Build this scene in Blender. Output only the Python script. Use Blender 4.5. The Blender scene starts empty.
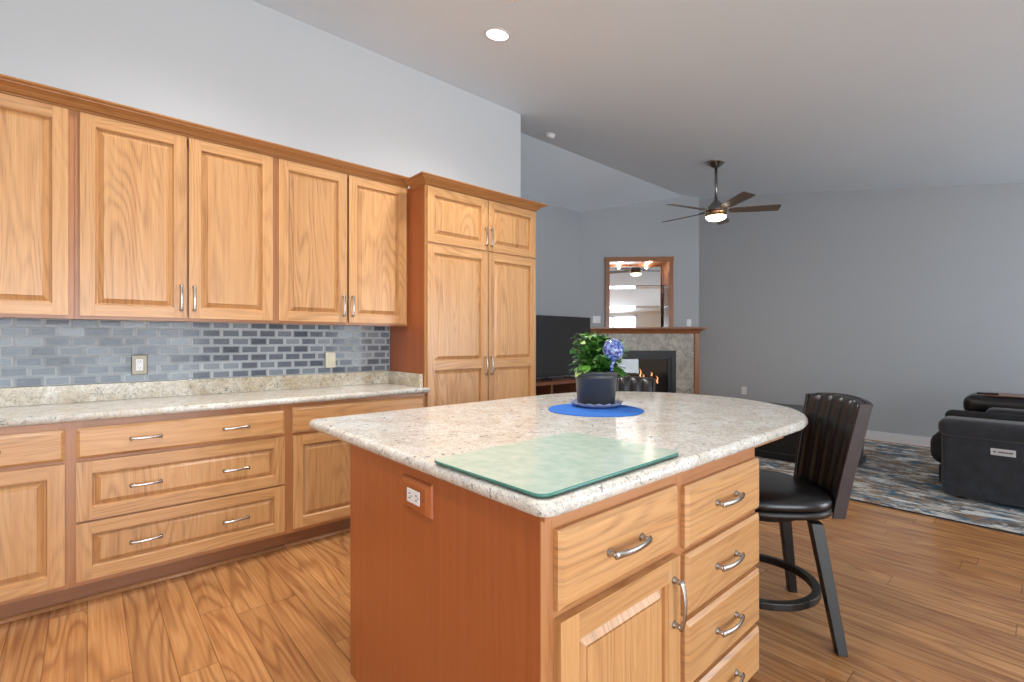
import bpy, bmesh, math, random
from math import sin, cos, pi, radians, sqrt
from mathutils import Vector, Matrix
random.seed(7)
S = bpy.context.scene
COL = S.collection

# ---------------------------------------------------------------- camera, sky, exposure
cd = bpy.data.cameras.new('camera')
cd.sensor_width = 36.0
cd.lens = 16.875
cd.clip_start = 0.03
cam = bpy.data.objects.new('camera', cd)
cam.location = (0, 0, 1.25)
cam.rotation_euler = (radians(90), 0, radians(-41.5))
cd.shift_y = 0.0
COL.objects.link(cam)
S.camera = cam

W = bpy.data.worlds.new('sky')
S.world = W
W.use_nodes = True
bg = W.node_tree.nodes['Background']
bg.inputs[0].default_value = (0.85, 0.93, 1.0, 1)
bg.inputs[1].default_value = 6.6
S.view_settings.view_transform = 'Standard'
S.view_settings.look = 'None'
S.view_settings.gamma = 1.0
S.view_settings.use_curve_mapping = False
S.view_settings.exposure = 0.42

def lamp(name, kind, loc, power, color=(1, 1, 1), rot=(0, 0, 0), **kw):
    l = bpy.data.lights.new(name, kind)
    l.energy = power
    l.color = color
    for k, v in kw.items():
        setattr(l, k, v)
    o = bpy.data.objects.new(name, l)
    o.location = loc
    o.rotation_euler = rot
    COL.objects.link(o)
    return o

# window openings of the room behind the camera: (x0, x1, z0, z1) in the south wall, (y0, y1, z0, z1) in the west wall
SOUTH_Y, WEST_X = -3.3, -2.7
SOUTH_WIN = [(-1.6, 1.6, 0.05, 2.2), (4.0, 6.8, 0.08, 2.15)]
WEST_WIN = [(-2.7, -1.3, 0.9, 2.1)]
def portal(name, c, sx, sy, rot):
    o = lamp(name, 'AREA', c, 1, rot=rot, shape='RECTANGLE', size=sx, size_y=sy)
    o.data.cycles.is_portal = True
for i, (a, b, z0, z1) in enumerate(SOUTH_WIN):
    portal('daylight_portal', ((a+b)/2, SOUTH_Y-0.02, (z0+z1)/2), b-a, z1-z0, (radians(90), 0, 0))
for i, (a, b, z0, z1) in enumerate(WEST_WIN):
    portal('daylight_portal', (WEST_X-0.02, (a+b)/2, (z0+z1)/2), b-a, z1-z0, (radians(90), 0, radians(-90)))

# ---------------------------------------------------------------- node helpers
class NT:
    def __init__(s, name):
        s.m = bpy.data.materials.new(name)
        s.m.use_nodes = True
        s.t = s.m.node_tree
        s.b = s.t.nodes['Principled BSDF']
    def n(s, typ, ins=None, **kw):
        o = s.t.nodes.new(typ)
        for k, v in kw.items():
            setattr(o, k, v)
        for k, v in (ins or {}).items():
            s.set(o.inputs[k], v)
        return o
    def set(s, sock, v):
        if isinstance(v, bpy.types.NodeSocket):
            s.t.links.new(v, sock)
        elif isinstance(v, bpy.types.Node):
            s.t.links.new(v.outputs[0], sock)
        else:
            sock.default_value = v
    def math(s, op, a, b=0.0, c=0.0):
        return s.n('ShaderNodeMath', {0: a, 1: b, 2: c}, operation=op).outputs[0]
    def ramp(s, fac, stops, interp='LINEAR'):
        r = s.n('ShaderNodeValToRGB', {0: fac})
        r.color_ramp.interpolation = interp
        e = r.color_ramp.elements
        while len(e) < len(stops):
            e.new(0.5)
        for i, (p, c) in enumerate(stops):
            e[i].position = p
            e[i].color = c if len(c) == 4 else (*c, 1)
        return r.outputs[0]
    def mix(s, f, a, b, mode='MIX'):
        r = s.n('ShaderNodeMix', None, data_type='RGBA', blend_type=mode)
        s.set(r.inputs[0], f)
        s.set(r.inputs[6], a if not isinstance(a, tuple) or len(a) == 4 else (*a, 1))
        s.set(r.inputs[7], b if not isinstance(b, tuple) or len(b) == 4 else (*b, 1))
        return r.outputs[2]
    def noise(s, vec, scale, detail=2.0, rough=0.5, dist=0.0, out=0):
        return s.n('ShaderNodeTexNoise', {'Vector': vec, 'Scale': scale, 'Detail': detail, 'Roughness': rough, 'Distortion': dist}).outputs[out]
    def coord(s, kind='Object', scale=(1, 1, 1), loc=(0, 0, 0), rot=(0, 0, 0)):
        c = s.n('ShaderNodeTexCoord').outputs[kind]
        return s.n('ShaderNodeMapping', {0: c, 1: loc, 2: rot, 3: scale}).outputs[0]
    def bump(s, h, strength=0.2, dist=0.01):
        b = s.n('ShaderNodeBump', {'Height': h, 'Strength': strength, 'Distance': dist})
        s.set(s.b.inputs['Normal'], b.outputs[0])
    def fin(s, color=None, rough=None, metal=None, **kw):
        if color is not None: s.set(s.b.inputs['Base Color'], color if not isinstance(color, tuple) or len(color) == 4 else (*color, 1))
        if rough is not None: s.set(s.b.inputs['Roughness'], rough)
        if metal is not None: s.set(s.b.inputs['Metallic'], metal)
        for k, v in kw.items():
            s.set(s.b.inputs[k.replace('_', ' ')], v)
        return s.m

def srgb(r, g, b):
    f = lambda c: ((c/255)/12.92 if c/255 <= 0.04045 else ((c/255+0.055)/1.055)**2.4)
    return (f(r), f(g), f(b))

def plain(name, col, rough=0.5, metal=0.0, var=0.06, scale=30, bump=0.0, **kw):
    t = NT(name)
    v = t.noise(t.coord(), scale, 3)
    dark = tuple(max(0, c*(1-var*2)) for c in col)
    lite = tuple(min(1, c*(1+var)) for c in col)
    c = t.ramp(v, [(0.3, dark), (0.7, lite)])
    if bump: t.bump(v, bump, 0.004)
    return t.fin(c, rough, metal, **kw)

def oak(name, light, mid, dark, rough=0.34, ring=7.0, contrast=1.0):
    """oak read along UV: u is the grain direction in metres"""
    t = NT(name)
    uv = t.n('ShaderNodeTexCoord').outputs['UV']
    m1 = t.n('ShaderNodeMapping', {0: uv, 3: (0.75, 5.5, 1)}).outputs[0]
    n1 = t.noise(m1, 1.0, 1.2, 0.4, 0.25)
    rings = t.math('SINE', t.math('MULTIPLY', n1, ring*6.283*2.8))
    rings = t.math('POWER', t.math('MULTIPLY_ADD', rings, 0.5, 0.5), 2.2)
    m2 = t.n('ShaderNodeMapping', {0: uv, 3: (5, 210, 1)}).outputs[0]
    pores = t.noise(m2, 1.0, 2, 0.6)
    m3 = t.n('ShaderNodeMapping', {0: uv, 3: (0.5, 40, 1)}).outputs[0]
    streak = t.noise(m3, 1.0, 3, 0.6)
    m4 = t.n('ShaderNodeMapping', {0: uv, 3: (0.12, 0.5, 1)}).outputs[0]
    board = t.noise(m4, 1.0, 1, 0.5)
    mask = t.ramp(t.noise(t.n('ShaderNodeMapping', {0: uv, 3: (0.8, 5, 1)}).outputs[0], 1.0, 1, 0.5), [(0.40, (0.25, 0.25, 0.25)), (0.62, (1, 1, 1))])
    base = t.mix(t.ramp(streak, [(0.35, (0, 0, 0)), (0.68, (0.7, 0.7, 0.7))]), light, mid)
    brk = t.ramp(pores, [(0.35, (0.3, 0.3, 0.3)), (0.6, (1, 1, 1))])
    base = t.mix(t.math('MULTIPLY', t.math('MULTIPLY', rings, t.math('MULTIPLY', mask, brk)), 0.48*contrast), base, dark)
    pr = t.ramp(pores, [(0.50, (1, 1, 1)), (0.70, (0.84, 0.78, 0.72))])
    base = t.mix(0.8*contrast, base, pr, 'MULTIPLY')
    br = t.ramp(board, [(0.3, (0.86, 0.83, 0.80)), (0.7, (1.05, 1.04, 1.02))])
    base = t.mix(0.9, base, br, 'MULTIPLY')
    t.bump(pores, 0.12, 0.002)
    return t.fin(base, rough, 0.0, Coat_Weight=0.25, Coat_Roughness=0.2)

M = {}
M['oak'] = oak('honey_oak', srgb(210, 162, 110), srgb(191, 136, 82), srgb(128, 80, 42))
M['oak_dark'] = oak('stained_side_panel', srgb(180, 102, 54), srgb(168, 90, 44), srgb(134, 68, 34), contrast=0.35)
M['oak_frame'] = oak('face_frame_oak', srgb(186, 130, 84), srgb(166, 108, 66), srgb(130, 78, 44), contrast=0.6)
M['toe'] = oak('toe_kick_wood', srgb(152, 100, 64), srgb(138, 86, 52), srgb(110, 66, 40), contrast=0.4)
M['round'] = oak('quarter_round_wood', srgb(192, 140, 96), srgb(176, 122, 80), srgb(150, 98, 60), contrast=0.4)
M['crown'] = oak('crown_oak', srgb(194, 138, 84), srgb(170, 112, 62), srgb(124, 74, 38), contrast=0.6)
M['mantelwood'] = oak('mantel_wood', srgb(172, 112, 72), srgb(150, 94, 58), srgb(112, 66, 40), contrast=0.5)
M['tvwood'] = oak('media_console_wood', srgb(142, 88, 62), srgb(122, 72, 48), srgb(92, 52, 34), contrast=0.5)
M['nickel'] = plain('brushed_nickel', (0.50, 0.48, 0.46), 0.27, 1.0, 0.05, 200)
M['nickel_dark'] = plain('dark_nickel', (0.22, 0.20, 0.19), 0.3, 1.0, 0.05, 100)
M['console_back'] = plain('dark_back_panel', srgb(52, 34, 24), 0.8)  # dark brown back panel of the media console

def granite(name, base, warm, grey, rough=0.12):
    t = NT(name)
    co = t.coord()
    big = t.noise(co, 9, 4, 0.6, 0.6)
    med = t.noise(co, 60, 4, 0.7, 0.8)
    fine = t.noise(co, 170, 3, 0.7)
    c = t.mix(t.ramp(big, [(0.38, (0, 0, 0)), (0.62, (1, 1, 1))]), base, warm)
    c = t.mix(t.ramp(med, [(0.46, (0, 0, 0)), (0.66, (0.75, 0.75, 0.75))]), c, grey)
    c = t.mix(t.ramp(fine, [(0.52, (0, 0, 0)), (0.66, (0.7, 0.7, 0.7))]), c, srgb(150, 140, 128))
    sm = t.noise(t.coord(loc=(3, 1, 7)), 34, 4, 0.65, 1.2)
    c = t.mix(t.ramp(sm, [(0.61, (0, 0, 0)), (0.66, (0.85, 0.85, 0.85))]), c, srgb(104, 104, 108))
    sm2 = t.noise(t.coord(loc=(9, 4, 2)), 60, 2, 0.6, 1.0)
    c = t.mix(t.ramp(sm2, [(0.67, (0, 0, 0)), (0.74, (0.7, 0.7, 0.7))]), c, srgb(132, 104, 78))
    return t.fin(c, rough, 0.0, Specular_IOR_Level=0.4)
M['granite'] = granite('speckled_granite', srgb(230, 229, 224), srgb(214, 206, 192), srgb(180, 179, 176))
M['granite_back'] = granite('golden_granite', srgb(232, 226, 210), srgb(208, 192, 162), srgb(146, 136, 118))

def paint(name, col, rough=0.75):
    t = NT(name)
    v = t.noise(t.coord(), 260, 2)
    t.bump(v, 0.04, 0.002)
    c = t.mix(t.ramp(t.noise(t.coord(), 1.4, 2), [(0.3, (0, 0, 0)), (0.7, (1, 1, 1))]), tuple(x*0.985 for x in col), col)
    return t.fin(c, rough)
M['wall'] = paint('grey_blue_wall_paint', srgb(207, 211, 214))
M['wall_living'] = paint('dimmed_wall_paint', srgb(180, 184, 188))  # kitchen wall paint darkened to imitate light falloff in the living room
M['wall_back'] = paint('warm_wall_paint', srgb(222, 217, 208))
M['ceiling'] = paint('ceiling_paint', srgb(229, 240, 249))
M['white'] = plain('white_trim_paint', srgb(228, 230, 234), 0.4, 0, 0.02)
M['white_plastic'] = plain('white_plastic', srgb(236, 236, 238), 0.3, 0, 0.01)
M['dark_slot'] = plain('dark_slots', srgb(40, 40, 44), 0.6)

def floor_mat():
    t = NT('wood_plank_floor')
    o = t.n('ShaderNodeTexCoord').outputs['Object']
    sx = t.n('ShaderNodeSeparateXYZ', {0: o})
    pw, pl = 0.128, 1.25
    xr = t.math('DIVIDE', sx.outputs[0], pw)
    row = t.math('FLOOR', xr)
    rnd = t.n('ShaderNodeTexWhiteNoise', {1: row}, noise_dimensions='1D').outputs[0]
    yy = t.math('ADD', t.math('DIVIDE', sx.outputs[1], pl), t.math('MULTIPLY', rnd, 3.7))
    colm = t.math('FLOOR', yy)
    idv = t.n('ShaderNodeCombineXYZ', {0: row, 1: colm, 2: 0.0})
    wn = t.n('ShaderNodeTexWhiteNoise', {0: idv.outputs[0]}, noise_dimensions='3D')
    r1 = wn.outputs[0]
    # grain space
    gx = t.math('ADD', t.math('MULTIPLY', sx.outputs[0], 8.5), t.math('MULTIPLY', r1, 61.0))
    gy = t.math('ADD', t.math('MULTIPLY', sx.outputs[1], 0.95), t.math('MULTIPLY', r1, 37.0))
    g = t.n('ShaderNodeCombineXYZ', {0: gx, 1: gy, 2: r1}).outputs[0]
    n1 = t.noise(g, 0.8, 1.2, 0.4, 0.5)
    rings = t.math('POWER', t.math('MULTIPLY_ADD', t.math('SINE', t.math('MULTIPLY', n1, 62.0)), 0.5, 0.5), 2.5)
    fx = t.math('ADD', t.math('MULTIPLY', sx.outputs[0], 90.0), t.math('MULTIPLY', r1, 91.0))
    fy = t.math('MULTIPLY', sx.outputs[1], 2.2)
    f = t.n('ShaderNodeCombineXYZ', {0: fx, 1: fy, 2: r1}).outputs[0]
    streak = t.noise(f, 1.0, 3, 0.6)
    blot = t.noise(g, 0.55, 2, 0.5)
    c = t.mix(t.ramp(streak, [(0.3, (0, 0, 0)), (0.7, (1, 1, 1))]), srgb(208, 159, 105), srgb(178, 122, 75))
    c = t.mix(t.ramp(blot, [(0.45, (0, 0, 0)), (0.75, (0.45, 0.45, 0.45))]), c, srgb(150, 92, 52))
    c = t.mix(t.math('MULTIPLY', rings, 0.48), c, srgb(122, 72, 40))
    c = t.mix(1.0, c, t.ramp(r1, [(0.0, (0.84, 0.80, 0.78)), (1.0, (1.08, 1.05, 1.0))]), 'MULTIPLY')
    fr = t.math('FRACT', xr)
    edge = t.math('MINIMUM', fr, t.math('SUBTRACT', 1.0, fr))
    fy2 = t.math('FRACT', yy)
    edge2 = t.math('MULTIPLY', t.math('MINIMUM', fy2, t.math('SUBTRACT', 1.0, fy2)), pl/pw)
    e = t.math('MINIMUM', edge, edge2)
    seam = t.ramp(e, [(0.0, (0, 0, 0)), (0.022, (1, 1, 1))])
    c = t.mix(seam, t.mix(1.0, c, (0.45, 0.40, 0.36, 1), 'MULTIPLY'), c)
    t.bump(seam, 0.25, 0.003)
    return t.fin(c, t.math('MULTIPLY_ADD', streak, 0.10, 0.20), 0.0, Coat_Weight=0.2, Coat_Roughness=0.12)
M['floor'] = floor_mat()

def rug_mat():
    t = NT('abstract_rug_pile')
    def lay(loc, sc, lo, hi, col, c):
        v = t.noise(t.coord(scale=(2.2, 1.0, 1), loc=loc), sc, 7, 0.72, 0.5)
        return t.mix(t.ramp(v, [(lo, (0, 0, 0)), (hi, (1, 1, 1))]), c, col)
    fine = t.noise(t.coord(scale=(3, 1, 1)), 30, 4, 0.7)
    c = srgb(214, 210, 204)
    c = lay((0, 0, 0), 2.6, 0.44, 0.54, srgb(138, 132, 124), c)
    c = lay((5, 2, 0), 3.2, 0.49, 0.55, srgb(142, 112, 82), c)
    c = lay((4, 4, 0), 3.8, 0.53, 0.59, srgb(74, 72, 74), c)
    c = lay((1, 9, 0), 3.4, 0.52, 0.57, srgb(44, 98, 128), c)
    c = lay((8, 1, 0), 3.2, 0.54, 0.59, srgb(222, 226, 226), c)
    c = t.mix(t.ramp(fine, [(0.35, (0.5, 0.5, 0.5)), (0.55, (0, 0, 0))]), c, srgb(128, 122, 116))
    t.bump(fine, 0.5, 0.01)
    return t.fin(c, 0.95)
M['rug'] = rug_mat()
M['rug_edge'] = plain('rug_binding', srgb(40, 42, 48), 0.9)

def tile_mat(face):
    t = NT('glass_tile_face' if face else 'glass_tile_edge')
    at = t.n('ShaderNodeAttribute', None, attribute_name='tone').outputs['Fac']
    st = t.noise(t.coord(scale=(6, 1, 60)), 4, 3, 0.6)
    if face:
        c = t.ramp(at, [(0.0, srgb(64, 71, 84)), (0.45, srgb(88, 96, 109)), (0.8, srgb(108, 117, 128)), (1.0, srgb(142, 152, 160))])
        c = t.mix(t.ramp(st, [(0.35, (0, 0, 0)), (0.7, (0.28, 0.28, 0.28))]), c, srgb(168, 174, 180))
    else:
        c = t.ramp(at, [(0.0, srgb(146, 154, 162)), (1.0, srgb(190, 197, 202))])
    return t.fin(c, 0.12 if face else 0.3, 0.0, Specular_IOR_Level=0.3)
M['tile'] = tile_mat(True)
M['tile_edge'] = tile_mat(False)
M['grout'] = plain('pale_grout', srgb(190, 195, 199), 0.8)
M['pewter'] = plain('pewter_cover_plate', srgb(132, 124, 110), 0.35, 0.5)
M['almond'] = plain('almond_plate', srgb(214, 206, 182), 0.25, 0.1)
M['black_leather'] = plain('black_leather', srgb(20, 20, 23), 0.28, 0, 0.12, 60, 0.1, Specular_IOR_Level=0.6)
M['espresso'] = plain('espresso_wood', srgb(20, 15, 14), 0.42, 0, 0.15, 40)
M['stile_wood'] = plain('paler_espresso_wood', srgb(52, 40, 42), 0.36, 0, 0.12, 40)  # paler brown than the other stool wood, for the back posts
M['charcoal'] = plain('charcoal_upholstery', srgb(38, 40, 47), 0.85, 0, 0.22, 14, 0.2, Sheen_Weight=0.25)
M['black_fabric'] = plain('black_upholstery', srgb(22, 22, 25), 0.8, 0, 0.15, 14, 0.2)
M['black_panel'] = plain('black_lacquer', srgb(20, 20, 22), 0.28, 0, 0.1, 20)
M['tv'] = plain('tv_screen', srgb(50, 50, 52), 0.32, 0, 0.01)
M['black_plastic'] = plain('black_plastic', srgb(22, 22, 24), 0.4)
M['black_metal'] = plain('black_firebox_metal', srgb(16, 16, 20), 0.45, 0.0)
M['fire_inside'] = plain('dark_firebox', srgb(30, 24, 22), 0.7)
M['log'] = plain('charred_log', srgb(60, 42, 34), 0.9, 0, 0.4, 20, 0.5)
M['pot'] = plain('dark_plastic_pot', srgb(60, 62, 66), 0.38, 0, 0.04)
M['soil'] = plain('potting_soil', srgb(48, 36, 28), 0.95, 0, 0.5, 90, 0.6)
M['mat'] = plain('blue_felt', srgb(40, 108, 198), 0.85, 0, 0.08, 200, 0.3)
M['fan_metal'] = plain('dark_bronze_metal', srgb(150, 146, 142), 0.25, 1.0)
M['brass'] = plain('copper_band', srgb(196, 150, 108), 0.25, 1.0)
M['blade'] = oak('fan_blade_wood', srgb(104, 84, 62), srgb(86, 68, 50), srgb(64, 48, 36), rough=0.4, contrast=0.5)
M['sand'] = plain('badge_metal', srgb(196, 198, 200), 0.4, 0.3)

def stone():
    t = NT('fireplace_stone')
    a = t.noise(t.coord(), 7, 6, 0.65, 1.4)
    b = t.noise(t.coord(loc=(4, 4, 4)), 16, 5, 0.65, 1.0)
    c = t.ramp(a, [(0.3, srgb(132, 124, 114)), (0.5, srgb(170, 162, 150)), (0.7, srgb(196, 190, 178))])
    c = t.mix(t.ramp(b, [(0.55, (0, 0, 0)), (0.7, (0.7, 0.7, 0.7))]), c, srgb(112, 108, 108))
    return t.fin(c, 0.3)
M['stone'] = stone()

def leaf():
    t = NT('glossy_leaf')
    at = t.n('ShaderNodeAttribute', None, attribute_name='tone').outputs['Fac']
    c = t.ramp(at, [(0.0, srgb(34, 74, 26)), (0.5, srgb(62, 116, 40)), (0.85, srgb(104, 152, 66)), (1.0, srgb(164, 192, 116))])
    return t.fin(c, 0.35, 0.0, Transmission_Weight=0.0)
M['leaf'] = leaf()

def glass(name, col, rough=0.0, ior=1.45):
    t = NT(name)
    return t.fin(col, rough, 0.0, Transmission_Weight=1.0, IOR=ior)
M['glass'] = glass('clear_glass', (0.95, 0.97, 0.98))
M['saucer_glass'] = plain('pale_blue_glass', srgb(176, 186, 222), 0.05, 0, 0.1, 80, Transmission_Weight=0.45)
def board_glass():
    t = NT('frosted_green_glass')
    v = t.noise(t.coord(), 24, 4, 0.6)
    c = t.ramp(v, [(0.3, srgb(172, 194, 180)), (0.7, srgb(198, 211, 198))])
    return t.fin(c, 0.18, 0.0)
M['board'] = board_glass()
M['board_edge'] = plain('green_glass_edge', srgb(70, 128, 116), 0.12)
def globe():
    t = NT('swirled_blue_glass')
    v = t.noise(t.coord(), 26, 3, 0.6, 2.2)
    c = t.ramp(v, [(0.36, srgb(18, 30, 92)), (0.48, srgb(36, 62, 146)), (0.53, srgb(170, 192, 232)), (0.57, srgb(40, 70, 156)), (0.74, srgb(216, 224, 240))])
    return t.fin(c, 0.06, 0.0, Coat_Weight=1.0)
M['globe'] = globe()
def mirror():
    t = NT('mirror_glass')
    return t.fin((0.86, 0.86, 0.86), 0.02, 1.0)
M['mirror'] = mirror()
def emit(name, col, s):
    t = NT(name)
    return t.fin(col, 0.5, 0.0, Emission_Color=(*col, 1), Emission_Strength=s)
M['lens'] = emit('lamp_lens', (1.0, 0.97, 0.92), 6.0)
M['fan_bowl'] = emit('lit_frosted_bowl', (1.0, 0.86, 0.68), 7.0)
M['flame'] = emit('flame', (1.0, 0.42, 0.16), 1.6)

# ---------------------------------------------------------------- mesh helpers
def tag(o, label=None, cat=None, group=None, kind=None):
    if label: o['label'] = label
    if cat: o['category'] = cat
    if group: o['group'] = group
    if kind: o['kind'] = kind
    return o

def thing(name, loc, label, cat, group=None, rz=0.0):
    o = bpy.data.objects.new(name, None)
    o.location = loc
    o.rotation_euler = (0, 0, rz)
    o.empty_display_size = 0.05
    COL.objects.link(o)
    return tag(o, label, cat, group)

def root_of(o):
    v = Vector((0, 0, 0))
    while o is not None:
        v += o.location
        o = o.parent
    return v

class MB:
    """collects quads and polygons with UVs (u along the grain) and a per-face tone"""
    def __init__(s):
        s.v, s.f, s.uv, s.mi, s.tone, s.sm = [], [], [], [], [], []
    def face(s, pts, uv=None, m=0, tone=0.5, smooth=False):
        i = len(s.v)
        s.v += [tuple(p) for p in pts]
        s.f.append(list(range(i, i+len(pts))))
        s.uv.append(uv or [(p[0], p[1]) for p in pts])
        s.mi.append(m); s.tone.append(tone); s.sm.append(smooth)
    def box(s, lo, hi, m=0, grain='z', tone=0.5, skip=()):
        x0, y0, z0 = lo; x1, y1, z1 = hi
        off = (random.random()*60, random.random()*60)
        g = 'xyz'.index(grain)
        def q(ps, n):
            axes = [a for a in range(3) if a != n]
            if g in axes:
                ua = g; va = [a for a in axes if a != g][0]
            else:
                ua, va = axes
            s.face(ps, [(p[ua]+off[0], p[va]+off[1]) for p in ps], m, tone)
        if '-x' not in skip: q([(x0,y1,z0),(x0,y0,z0),(x0,y0,z1),(x0,y1,z1)], 0)
        if '+x' not in skip: q([(x1,y0,z0),(x1,y1,z0),(x1,y1,z1),(x1,y0,z1)], 0)
        if '-y' not in skip: q([(x0,y0,z0),(x1,y0,z0),(x1,y0,z1),(x0,y0,z1)], 1)
        if '+y' not in skip: q([(x1,y1,z0),(x0,y1,z0),(x0,y1,z1),(x1,y1,z1)], 1)
        if '-z' not in skip: q([(x0,y1,z0),(x1,y1,z0),(x1,y0,z0),(x0,y0,z0)], 2)
        if '+z' not in skip: q([(x0,y0,z1),(x1,y0,z1),(x1,y1,z1),(x0,y1,z1)], 2)
        return s
    def loft(s, rings, m=0, cap0=True, cap1=True, tone=0.5, smooth=True, closed=True, uvs=1.0):
        off = (random.random()*60, random.random()*60)
        n = len(rings[0])
        L = 0
        for a, b in zip(rings, rings[1:]):
            dl = (Vector(b[0])-Vector(a[0])).length
            P = 0
            for i in range(n if closed else n-1):
                j = (i+1) % n
                dp = (Vector(a[j])-Vector(a[i])).length
                s.face([a[i], a[j], b[j], b[i]], [(P+off[0], L+off[1]), (P+dp+off[0], L+off[1]), (P+dp+off[0], L+dl+off[1]), (P+off[0], L+dl+off[1])], m, tone, smooth)
                P += dp
            L += dl
        if cap0: s.face(list(reversed(rings[0])), None, m, tone)
        if cap1: s.face(list(rings[-1]), None, m, tone)
        return s
    def lathe(s, prof, c=(0, 0, 0), seg=32, m=0, smooth=True, axis='z'):
        rings = []
        for r, z in prof:
            ring = []
            for k in range(seg):
                a = 2*pi*k/seg
                ring.append((c[0]+r*cos(a), c[1]+r*sin(a), c[2]+z))
            rings.append(ring)
        return s.loft(rings, m, smooth=smooth)
    def tube(s, pts, r, seg=10, m=0, flat=1.0, up=(0, 0, 1)):
        pts = [Vector(p) for p in pts]
        rr = r if isinstance(r, (list, tuple)) else [r]*len(pts)
        rings = []
        for i, p in enumerate(pts):
            d = (pts[min(i+1, len(pts)-1)]-pts[max(i-1, 0)]).normalized()
            u = Vector(up)
            if abs(u.dot(d)) > 0.95: u = Vector((1, 0, 0))
            a = d.cross(u).normalized(); b = a.cross(d).normalized()
            rings.append([tuple(p+a*(rr[i]*cos(2*pi*k/seg))+b*(rr[i]*flat*sin(2*pi*k/seg))) for k in range(seg)])
        return s.loft(rings, m)
    def build(s, name, mats, parent=None, bevel=0.0, seg=2, sub=0, weld=True, local=False, shift=None, angle=35):
        org = root_of(parent) if (parent is not None and not local) else Vector((0, 0, 0))
        if shift is not None: org = Vector(shift)
        me = bpy.data.meshes.new(name)
        me.from_pydata([tuple(Vector(p)-org) for p in s.v], [], s.f)
        for mt in (mats if isinstance(mats, (list, tuple)) else [mats]):
            me.materials.append(mt)
        me.polygons.foreach_set('material_index', s.mi)
        me.polygons.foreach_set('use_smooth', s.sm)
        ul = me.uv_layers.new(name='UVMap')
        flat = []
        for u in s.uv:
            for a in u: flat += [a[0], a[1]]
        ul.data.foreach_set('uv', flat)
        at = me.attributes.new('tone', 'FLOAT', 'FACE')
        at.data.foreach_set('value', s.tone)
        if weld:
            bm = bmesh.new(); bm.from_mesh(me)
            bmesh.ops.remove_doubles(bm, verts=bm.verts, dist=1e-5)
            bmesh.ops.recalc_face_normals(bm, faces=bm.faces)
            bm.to_mesh(me); bm.free()
        me.update()
        o = bpy.data.objects.new(name, me)
        COL.objects.link(o)
        if parent is not None: o.parent = parent
        elif shift is not None: o.location = shift
        if bevel:
            b = o.modifiers.new('bevel', 'BEVEL'); b.width = bevel; b.segments = seg; b.limit_method = 'ANGLE'; b.angle_limit = radians(angle)
            b.harden_normals = False
        if sub:
            q = o.modifiers.new('subsurf', 'SUBSURF'); q.levels = sub; q.render_levels = sub
        return o

def rbox(name, lo, hi, r, mat, parent=None, seg=4, shift=None, local=False):
    m = MB(); m.box(lo, hi)
    o = m.build(name, mat, parent, bevel=r, seg=seg, shift=shift, local=local)
    for p in o.data.polygons: p.use_smooth = True
    return o

def copy_part(o, parent, loc=None):
    c = o.copy(); COL.objects.link(c); c.parent = parent
    if loc is not None: c.location = loc
    for ch in list(o.children): copy_part(ch, c)
    return c

def structure(o, label=None):
    return tag(o, label, 'room', None, 'structure')

# ================================================================ THE ROOM
WY = 3.57           # kitchen wall plane
FX = 7.462          # far wall plane
LY = 5.187          # living room wall plane
C1, C2 = Vector((6.112, LY, 0)), Vector((FX, 3.837, 0))   # the corner-wall behind the fireplace
RY, RZ = 4.013, 3.616
def cz(y): return 3.536+0.1800*(y-3.57) if y < RY else RZ-0.2*(y-RY)

m = MB(); m.box((WEST_X-0.1, SOUTH_Y-0.1, -0.1), (FX+0.2, LY+0.2, 0.0))
structure(m.build('floor', M['floor']), 'honey brown wood plank floor with dark seams')
def slab(name, x0, x1, y0, y1, t=0.1, label=''):
    m = MB()
    a, b = cz(y0+1e-5), cz(y1-1e-5)
    P = [(x0,y0,a),(x1,y0,a),(x1,y1,b),(x0,y1,b)]
    Q = [(x,y,z+t) for x,y,z in P]
    m.face(list(reversed(P))); m.face(Q)
    for i in range(4):
        j = (i+1) % 4
        m.face([P[i],P[j],Q[j],Q[i]])
    return structure(m.build(name, M['ceiling']), label)
slab('ceiling', WEST_X-0.1, FX+0.15, SOUTH_Y-0.1, RY, label='grey white sloping ceiling rising to the ridge over the living room')
slab('ceiling', 3.155, FX+0.15, RY, LY+0.15, label='smaller ceiling slope falling away behind the ridge')

def wall_poly(name, pts, nrm_off, mat, label):
    """vertical slab: pts outline on the plane, extruded by nrm_off away from the room"""
    m = MB()
    P = [Vector(p) for p in pts]; Q = [p+Vector(nrm_off) for p in P]
    m.face(P); m.face(list(reversed(Q)))
    for i in range(len(P)):
        j = (i+1) % len(P)
        m.face([P[i], Q[i], Q[j], P[j]])
    return structure(m.build(name, mat), label)
zk = cz(WY)
m = MB()
wall_poly('wall_kitchen', [(WEST_X, WY, 0), (3.275, WY, 0), (3.275, WY, zk), (WEST_X, WY, zk)], (0, 0.12, 0), M['wall'], 'pale grey wall above the oak wall cabinets')
wall_poly('wall_return', [(3.275, WY+0.12, 0), (3.275, LY, 0), (3.275, LY, cz(LY)), (3.275, RY, RZ), (3.275, WY+0.12, cz(WY+0.12))], (-0.12, 0, 0), M['wall_living'], 'grey wall return behind the tall pantry')
wall_poly('wall_living', [(3.155, LY, 0), (C1.x, LY, 0), (C1.x, LY, cz(LY)), (3.155, LY, cz(LY))], (0, 0.12, 0), M['wall_living'], 'grey wall behind the television')
wall_poly('wall_far', [(FX, C2.y, 0), (FX, SOUTH_Y, 0), (FX, SOUTH_Y, cz(SOUTH_Y)), (FX, C2.y, cz(C2.y))], (0.12, 0, 0), M['wall_living'], 'long grey wall behind the recliner sofa')

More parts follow.
